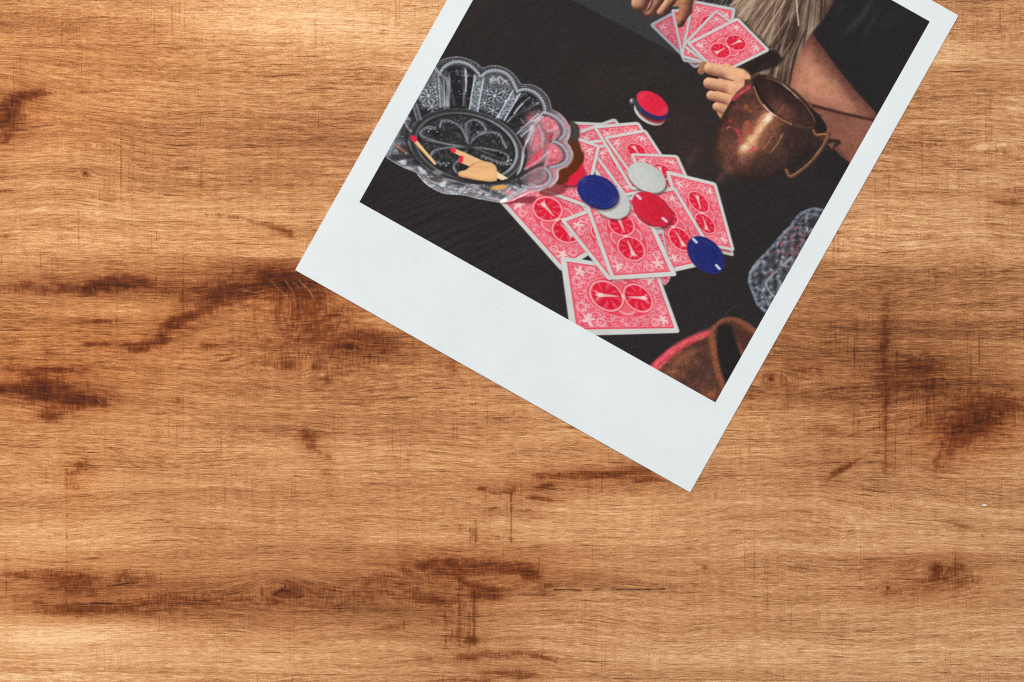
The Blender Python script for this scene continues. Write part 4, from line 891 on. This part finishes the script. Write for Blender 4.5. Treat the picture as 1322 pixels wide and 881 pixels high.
PALE = [
    ([(386, 362), (396, 372), (402, 380), (406, 388)], 1.0, .8), ([(418, 370), (422, 378), (424, 390)], .9, .75), ([(368, 362), (378, 378), (382, 396), (380, 414)], .8, .55), ([(350, 362), (358, 372), (372, 386), (375, 404), (370, 420)], .8, .5), ([(416, 400), (413, 408), (410, 412)], .8, .6), ([(436, 392), (430, 398)], .8, .6), ([(452, 391), (444, 400)], .8, .6), ([(438, 408), (430, 415)], .8, .6), ([(422, 412), (419, 416)], .8, .5), ([(388, 414), (386, 420)], .8, .5), ([(388, 374), (378, 364)], .7, .4), ([(310, 374), (330, 378), (340, 376)], 1.6, .55), ([(119, 372), (122, 380), (122, 405)], .7, .45), ([(126, 399), (128, 401)], 2.0, .5), ([(180, 472), (186, 474), (196, 468)], .9, .6), ([(0, 487), (6, 487)], 2.2, .8), ([(112, 521), (116, 527)], .9, .6), ([(126, 515), (130, 520)], .9, .6), ([(1210, 756), (1214, 748), (1215, 742)], .7, .4), ([(1224, 756), (1228, 764)], .7, .35), ([(1192, 734), (1200, 742)], 1.6, .4), ([(1150, 762), (1152, 758), (1151, 754)], .8, .45), ([(600, 748), (640, 745), (660, 744), (672, 748)], 3.0, .5), ([(394, 570), (394, 584)], .7, .5), ([(400, 566), (400, 582)], .7, .5), ([(404, 560), (404, 574)], .7, .4),
]
TONE = [  # lighter (+) and darker (-) zones of the boards
    (470, 25, 200, 60, .17), (330, 30, 150, 60, .06), (160, 290, 200, 34, .10), (330, 180, 260, 40, -.09), (420, 178, 120, 26, -.07), (40, 60, 160, 80, -.03), (1200, 70, 90, 26, .10), (1230, 120, 120, 30, -.07), (1130, 200, 180, 40, -.06), (1120, 300, 140, 40, .07), (1250, 300, 90, 20, .02), (1150, 450, 200, 100, -.15), (960, 480, 60, 50, -.06), (960, 570, 80, 40, .03), (70, 620, 110, 60, .05), (60, 690, 120, 34, .11), (260, 560, 260, 34, .02), (470, 590, 130, 28, .07), (560, 690, 120, 26, .04), (700, 580, 100, 26, .04), (420, 470, 160, 50, -.10), (480, 520, 120, 40, -.05), (320, 760, 280, 34, -.09), (520, 770, 140, 40, -.10), (80, 770, 120, 22, -.08), (60, 825, 150, 32, .22), (300, 840, 200, 24, .07), (820, 690, 160, 30, .06), (820, 745, 200, 22, -.04), (960, 850, 340, 40, .05), (1100, 690, 200, 24, .04), (1200, 750, 160, 34, -.08), (1220, 640, 120, 30, -.05), (1250, 850, 120, 40, .02), (60, 400, 180, 40, -.06), (300, 360, 200, 24, -.10), (60, 500, 140, 30, -.08), (150, 400, 60, 14, .09), (150, 540, 110, 20, .05), (40, 875, 300, 8, .14), (1180, 560, 130, 60, -.06),
]
RUST = [(330, 400, 220, 80, .35), (60, 470, 160, 70, .45), (60, 150, 160, 60, .3), (120, 60, 220, 60, .25), (1240, 560, 90, 50, .4), (600, 740, 150, 40, .3), (90, 760, 170, 40, .3), (1150, 470, 200, 90, .2), (740, 620, 120, 24, .25), (100, 620, 30, 40, .4), (1200, 750, 120, 40, .2)]
SWIRL = [  # knots bend the grain round themselves: cx, cy, rx, ry, push
    (8, 150, 60, 40, 16), (115, 190, 70, 20, 8), (110, 226, 14, 8, 5), (375, 395, 70, 36, 26), (372, 474, 90, 36, 16), (423, 490, 60, 30, 8), (452, 448, 16, 9, 5), (364, 764, 60, 24, 14), (1208, 735, 40, 18, 10), (1220, 752, 60, 24, 8), (1146, 759, 26, 10, 6), (995, 489, 60, 26, 14), (1260, 540, 80, 40, 18), (1290, 190, 60, 20, 9), (60, 520, 90, 30, 12), (930, 560, 100, 60, 10), (250, 455, 90, 24, 7), (640, 755, 60, 16, 8),
]
KNOTS = [(364, 764, 40, 19), (1208, 735, 22, 10), (372, 474, 50, 16), (995, 489, 22, 10), (118, 190, 36, 9), (110, 225, 9, 5), (1146, 759, 12, 5), (452, 448, 9, 6), (228, 518, 20, 7), (1300, 192, 34, 10), (685, 741, 14, 8)]
SEAMS = [-2110, -1838, -1566, -1294, -1022, -750, -480, -212, 57, 330, 603, 867, 1138, 1410, 1680, 1952, 2224, 2496, 2768, 3040]   # board edges (pixels at x = 100), boards lie 0.8 degrees off level
SLOPE = 0.0135
def build_wood():
    mat = wood_material()
    # carrier board the planks are laid on
    x0, y0 = W2(-2210, -2150); x1, y1 = W2(3530, 3090)
    bm = bmesh.new(); bmesh.ops.create_cube(bm, size=1.0)
    for v in bm.verts:
        v.co.x = (x0 if v.co.x < 0 else x1); v.co.y = (y1 if v.co.y < 0 else y0); v.co.z = -0.020 if v.co.z < 0 else -0.0041
    bmesh.ops.bevel(bm, geom=bm.edges[:], offset=.001, segments=2, affect='EDGES')
    me = bpy.data.meshes.new('tabletop'); bm.to_mesh(me); bm.free()
    base = NT('carrier_board'); w = base.noise(base.scale(base.n('ShaderNodeTexCoord').outputs['Object'], (30, 400, 30)), 3)
    base.set(base.bsdf.inputs['Base Color'], base.ramp(w, [(.3, srgb((88, 56, 34))), (.7, srgb((128, 86, 54)))])); base.bsdf.inputs['Roughness'].default_value = .7
    top = link('tabletop', me, base.mat, label='warm brown rustic oak plank tabletop with knots and dark stains', kind='structure')
    for k in range(len(SEAMS) - 1):
        ya, yb = SEAMS[k], SEAMS[k + 1]
        vis = yb > -10 and ya < 905
        dx, dy = (1.5, 1.35) if vis else (30, 16)
        xs = np.arange(-2200, 3520.01, 30.0)
        if vis: xs = np.unique(np.concatenate([np.arange(-2200, -8, 16.0), np.arange(-8, 1330, dx), np.arange(1330, 3520.1, 16.0)]))
        gap = .04
        ys = np.linspace(ya + gap, yb - gap, max(int((yb - ya) / dy), 4))
        if vis and ya < -20: ys = np.unique(np.concatenate([np.linspace(ya + gap, -20, 24), np.arange(-20, yb - gap, dy), [yb - gap]]))
        if vis and yb > 900: ys = np.unique(np.concatenate([[ya + gap], np.arange(ya + gap + .5, 896, dy), np.linspace(896, yb - gap, 24)]))
        gx, gy = np.meshgrid(xs, ys); X = gx.ravel(); Y = gy.ravel() + SLOPE * (gx.ravel() - 100)
        nx, ny = len(xs), len(ys)
        edge = np.minimum(gy.ravel() - ya, yb - gy.ravel())
        z = 0.00003 * (fbm(X / 260, Y / 40, 300 + k) - .5)
        wx, wy = (X - 661) * PX, -(Y - 440.5) * PX
        cx, cy = W2(661, (ya + yb) / 2 + SLOPE * 561)
        top_co = np.stack([wx - cx, wy - cy, z], 1)
        i = np.arange(nx * ny).reshape(ny, nx)
        q = np.stack([i[:-1, :-1], i[1:, :-1], i[1:, 1:], i[:-1, 1:]], 2).reshape(-1, 4)
        # sides and underside
        ring = np.concatenate([i[0, :], i[1:, -1], i[-1, -2::-1], i[-2:0:-1, 0]])
        nb = len(ring); low = top_co[ring].copy(); low[:, 2] = -0.004
        co = np.concatenate([top_co, low]); j = np.arange(nb) + nx * ny
        q2 = np.stack([ring, np.roll(ring, -1), np.roll(j, -1), j], 1)
        me = grid_mesh('plank', co, np.concatenate([q, q2]))
        # attributes
        XX = np.concatenate([X, X[ring]]); YY = np.concatenate([Y, Y[ring]])
        warp = np.zeros_like(XX); lean = (fbm(XX / 260, YY / 110, 410 + k, 3) - .5) * 30 + (fbm(XX / 90, YY / 30, 440 + k, 3) - .5) * 4
        for (sx, sy, rx, ry, pw) in SWIRL:
            if not (ya - 20 < sy < yb + 20): continue
            dxx = (XX - sx) / rx; dyy = (YY - sy) / ry
            warp += -pw * np.tanh(dyy * 1.6) * np.exp(-(dxx ** 2)) * np.exp(-np.abs(dyy) * .8)
        yl = YY - SLOPE * (XX - 100)
        for (sx, sy, rx, ry) in KNOTS:                      # growth rings round each knot
            if not (ya - 10 < sy - SLOPE * (sx - 100) < yb + 10): continue
            rho = np.hypot((XX - sx) * ry / rx, YY - sy); wgt = .48 * np.exp(-(rho / ry) ** 2)
            yl = yl * (1 - wgt) + wgt * (sy - SLOPE * (sx - 100) + rho * 1.15)
        G = np.stack([XX + 400 * k, yl + warp + lean + 900 * k, np.full_like(XX, 3.7 * k)], 1)
        # the boards' marks: each mark belongs to the board it lies on
        def clip_to(L, yc): return [e for e in L if ya - 12 < yc(e) < yb + 12]
        B = blobs(XX, YY, clip_to(STAIN_B, lambda e: e[1] - SLOPE * (e[0] - 100))); S = .8 * strokes(XX, YY, clip_to(STAIN_S, lambda e: np.mean([p_[1] - SLOPE * (p_[0] - 100) for p_ in e[0]])))
        HB = blobs(XX, YY, clip_to([(e[0], e[1], e[2] * 1.7 + 3, e[3] * 1.9 + 4, e[4] * .46, *e[5:]) for e in STAIN_B], lambda e: e[1] - SLOPE * (e[0] - 100)))
        wild = sst(.62, .8, fbm(XX / 130, YY / 26, 500 + k)) * .35 * np.maximum(sst(-20, -120, XX), np.maximum(sst(1340, 1440, XX), np.maximum(sst(-20, -80, YY), sst(900, 960, YY))))
        st = np.clip(1 - (1 - B) * (1 - S) * (1 - wild), 0, 1)
        tn = np.zeros_like(XX)
        for (tx, ty, rx, ry, s) in TONE: tn += 1.35 * s * np.exp(-((XX - tx) / rx) ** 2 - ((YY - ty) / ry) ** 2)
        tn += .10 if k == 12 else -.02 if k == 9 else .0 if k == 8 else .06 * math.sin(k * 2.3)* (0 if vis else 1)
        warm = np.clip(.66 - XX / 2600 - .0005 * np.clip(YY - 560, 0, 500), 0, .9)
        for (tx, ty, rx, ry, s) in RUST: warm = warm + s * np.exp(-((XX - tx) / rx) ** 2 - ((YY - ty) / ry) ** 2)
        for nm, arr in (('stain', st), ('halo', HB), ('tone', tn), ('crack', strokes(XX, YY, [(p_, w_ * .85, min(s_ * 1.5, 1.0)) for p_, w_, s_ in CRACKS])), ('pale', strokes(XX, YY, [(p_, w_ * .75, s_) for p_, w_, s_ in PALE])), ('warmth', warm)):
            a = me.attributes.new(nm, 'FLOAT', 'POINT'); a.data.foreach_set('value', arr.astype(np.float32))
        a = me.attributes.new('grain', 'FLOAT_VECTOR', 'POINT'); a.data.foreach_set('vector', G.astype(np.float32).ravel())
        o = link('plank', me, mat, top); o.location = (cx, cy, 0)
    return top
tabletop = build_wood()
# ---------------------------------------------------------------- the instant photo lying on the table
U = np.array((510.0, 287.0)); U /= np.linalg.norm(U)       # its width direction in photograph pixels
V = np.array((U[1], -U[0]))                                # its height direction
BL = np.array((381.0, 349.0)); WID, HEI = 585.2, 706.5
PIC = (29.2, 117.2, 556.6, 681.4)                          # picture window inside the border
ROT = -math.atan2(U[1], U[0])
THICK, SINK = 0.00022, 0.00004

def rect_ring(bm, outer, inner, z):
    vo = [bm.verts.new((*p_, z)) for p_ in outer]; vi = [bm.verts.new((*p_, z)) for p_ in inner]
    return vo, vi

def build_photo():
    cpx = BL + U * WID / 2 + V * HEI / 2; cx, cy = W2(*cpx)
    root = bpy.data.objects.new('instant_photo', None); COL.objects.link(root)
    root.location = (cx, cy, 0.00003); root.rotation_euler = (0, 0, ROT); root.empty_display_size = .02
    root['label'] = 'white-bordered instant photo of a card game lying tilted on the wooden table'; root['category'] = 'photo'
    def loc(u, v): return ((u - WID / 2) * PX, (v - HEI / 2) * PX)
    # border: a card frame with softened edges
    bm = bmesh.new()
    def rnd(u0, v0, u1, v1, r, n=4):
        out = []
        for (cu, cv, a0) in ((u1 - r, v0 + r, -90), (u1 - r, v1 - r, 0), (u0 + r, v1 - r, 90), (u0 + r, v0 + r, 180)):
            for k in range(n + 1):
                a = math.radians(a0 + 90 * k / n); out.append((cu + r * math.cos(a), cv + r * math.sin(a)))
        return out
    b = .55
    loops = [(rnd(0, 0, WID, HEI, 1.6), 0.0), (rnd(0, 0, WID, HEI, 1.6), THICK - b * PX * .6), (rnd(b * .35, b * .35, WID - b * .35, HEI - b * .35, 1.5), THICK - b * PX * .15), (rnd(b, b, WID - b, HEI - b, 1.4), THICK),
             (rnd(PIC[0] - .4, PIC[1] - .4, PIC[2] + .4, PIC[3] + .4, .5), THICK), (rnd(*PIC, .4), THICK - .00002), (rnd(*PIC, .4), 0.0001)]
    rings = [[bm.verts.new((*loc(*p_), z)) for p_ in pts] for pts, z in loops]
    for A, B in zip(rings[:-1], rings[1:]):
        n = len(A)
        for i in range(n): bm.faces.new((A[i], A[(i + 1) % n], B[(i + 1) % n], B[i]))
    bmesh.ops.recalc_face_normals(bm, faces=bm.faces[:])
    me = bpy.data.meshes.new('border'); bm.to_mesh(me); bm.free()
    m = NT('photo_card'); tc = m.n('ShaderNodeTexCoord').outputs['Object']
    n1 = m.noise(m.scale(tc, (1, 1, 1)), 4, .6, scale=60); n2 = m.noise(tc, 2, .5, scale=5200); n3 = m.noise(m.scale(tc, (260, 5200, 1)), 2, .5)
    f = m.math('ADD', m.math('MULTIPLY', n1, .34), m.math('ADD', m.math('MULTIPLY', n2, .34), m.math('MULTIPLY', n3, .32)))
    m.set(m.bsdf.inputs['Base Color'], m.ramp(f, [(.36, srgb((219, 224, 225))), (.5, srgb((226, 231, 233))), (.64, srgb((232, 237, 238)))]))
    m.bsdf.inputs['Roughness'].default_value = .55; m.bsdf.inputs['Specular IOR Level'].default_value = .2
    m.bump(n2, .12, .00003)
    link('border', me, m.mat, root, label='plain white card border, wide along the bottom')
    # backing sheet under the picture
    bm = bmesh.new(); z0, z1 = 0.00001, 0.00009
    A = [bm.verts.new((*loc(*p_), z0)) for p_ in rnd(PIC[0] - 12, PIC[1] - 12, PIC[2] + 12, PIC[3] + 12, 2)]; B = [bm.verts.new((v.co.x, v.co.y, z1)) for v in A]
    bm.faces.new(A[::-1]); bm.faces.new(B)
    for i in range(len(A)): bm.faces.new((A[i], A[(i + 1) % len(A)], B[(i + 1) % len(A)], B[i]))
    me = bpy.data.meshes.new('backing_sheet'); bm.to_mesh(me); bm.free()
    bk = NT('black_backing'); bk.bsdf.inputs['Base Color'].default_value = (.02, .02, .022, 1); bk.bsdf.inputs['Roughness'].default_value = .6
    tcb = bk.n('ShaderNodeTexCoord').outputs['Object']; bk.set(bk.bsdf.inputs['Roughness'], bk.ss(bk.noise(tcb, 2, .5, 800), .2, .8, .5, .7))
    link('backing_sheet', me, bk.mat, root)
    # picture: a fine sheet whose print is painted point by point
    step = .92
    nu = int((PIC[2] - PIC[0]) / step); nv = int((PIC[3] - PIC[1]) / step)
    us = np.linspace(PIC[0], PIC[2], nu + 1); vs = np.linspace(PIC[1], PIC[3], nv + 1)
    gu, gv = np.meshgrid(us, vs); gu = gu.ravel(); gv = gv.ravel()
    P = BL[None] + gu[:, None] * U[None] + gv[:, None] * V[None]
    C, ID, names = paint_picture(P[:, 0].copy(), P[:, 1].copy())
    lin = np.ones((len(C), 4), np.float32); lin[:, :3] = np.clip(srgb(C) * PRINT_GAIN - PRINT_LIFT, 0.0005, 1)
    zz = THICK - SINK
    co = np.stack([(gu - WID / 2) * PX, (gv - HEI / 2) * PX, np.full_like(gu, zz)], 1)
    i = np.arange((nu + 1) * (nv + 1)).reshape(nv + 1, nu + 1)
    q = np.stack([i[:-1, :-1], i[:-1, 1:], i[1:, 1:], i[1:, :-1]], 2).reshape(-1, 4)
    fid = ID[q[:, 0]]
    pm = NT('photo_print'); pa = pm.attr('print'); pm.set(pm.bsdf.inputs['Base Color'], pa.outputs['Color'])
    pm.bsdf.inputs['Roughness'].default_value = .5; pm.bsdf.inputs['Specular IOR Level'].default_value = .06
    tcp = pm.n('ShaderNodeTexCoord').outputs['Object']; pm.bump(pm.noise(tcp, 2, .5, 6000), .05, .00002)
    info = {
        'table_print': ('picture', 'glossy square print of a dark table with playing cards and chips'),
        'person_print': ('printed_arm', 'printed bare arm resting on the dark table'), 'hair_print': ('printed_hair', 'printed strands of long fair hair'),
        'hand_card_print': ('printed_playing_card', None), 'card_print': ('printed_playing_card', None), 'chip_print': ('printed_poker_chip', None),
        'hand_print': ('printed_hand', None), 'mug_print': ('printed_mug', None), 'glass_print': ('printed_cut_glass', 'printed cut glass tumbler at the right edge'),
        'bowl_print': ('printed_glass_bowl', 'printed clear scalloped glass bowl'), 'match_print': ('printed_match', 'printed red-tipped match in the bowl'), 'wooden_hand_print': ('printed_wooden_hand', 'printed pointing wooden hand in the bowl'),
    }
    def piece(k, parent):
        sel = q[fid == k]
        if len(sel) < 6: return None
        used, inv = np.unique(sel, return_inverse=True)
        nm, lab = info[names[k]]
        me = grid_mesh(nm, co[used], inv.reshape(-1, 4))
        a = me.attributes.new('print', 'FLOAT_COLOR', 'POINT'); a.data.foreach_set('color', lin[used].ravel())
        return link(nm, me, pm.mat, parent, label=lab)
    pic = piece(0, root)
    for k in range(1, len(names)): piece(k, pic)
    return root
PRINT_GAIN, PRINT_LIFT = 1.0, 0.0
photo = build_photo()

# ---------------------------------------------------------------- a tiny pale chip on the third board
def build_fleck():
    bm = bmesh.new(); bmesh.ops.create_icosphere(bm, subdivisions=2, radius=1.0)
    for v in bm.verts:
        n = .8 + .4 * float(vnoise(np.array([v.co.x * 2 + 5]), np.array([v.co.y * 2 + v.co.z + 9]), 3)[0])
        v.co.x *= 3.3 * PX * n; v.co.y *= 1.25 * PX * n; v.co.z = v.co.z * .9 * PX + .5 * PX
    me = bpy.data.meshes.new('paint_fleck'); bm.to_mesh(me); bm.free()
    m = NT('white_fleck'); tc = m.n('ShaderNodeTexCoord').outputs['Object']
    m.set(m.bsdf.inputs['Base Color'], m.ramp(m.noise(tc, 2, .5, 3000), [(.3, (.74, .75, .78)), (.7, (.86, .87, .9))])); m.bsdf.inputs['Roughness'].default_value = .5
    o = link('paint_fleck', me, m.mat, label='tiny white fleck on the bare wood near the right edge', category='fleck')
    o.location = (*W2(1271, 652.5), 0.0); o.rotation_euler = (0, 0, math.radians(-3))
build_fleck()
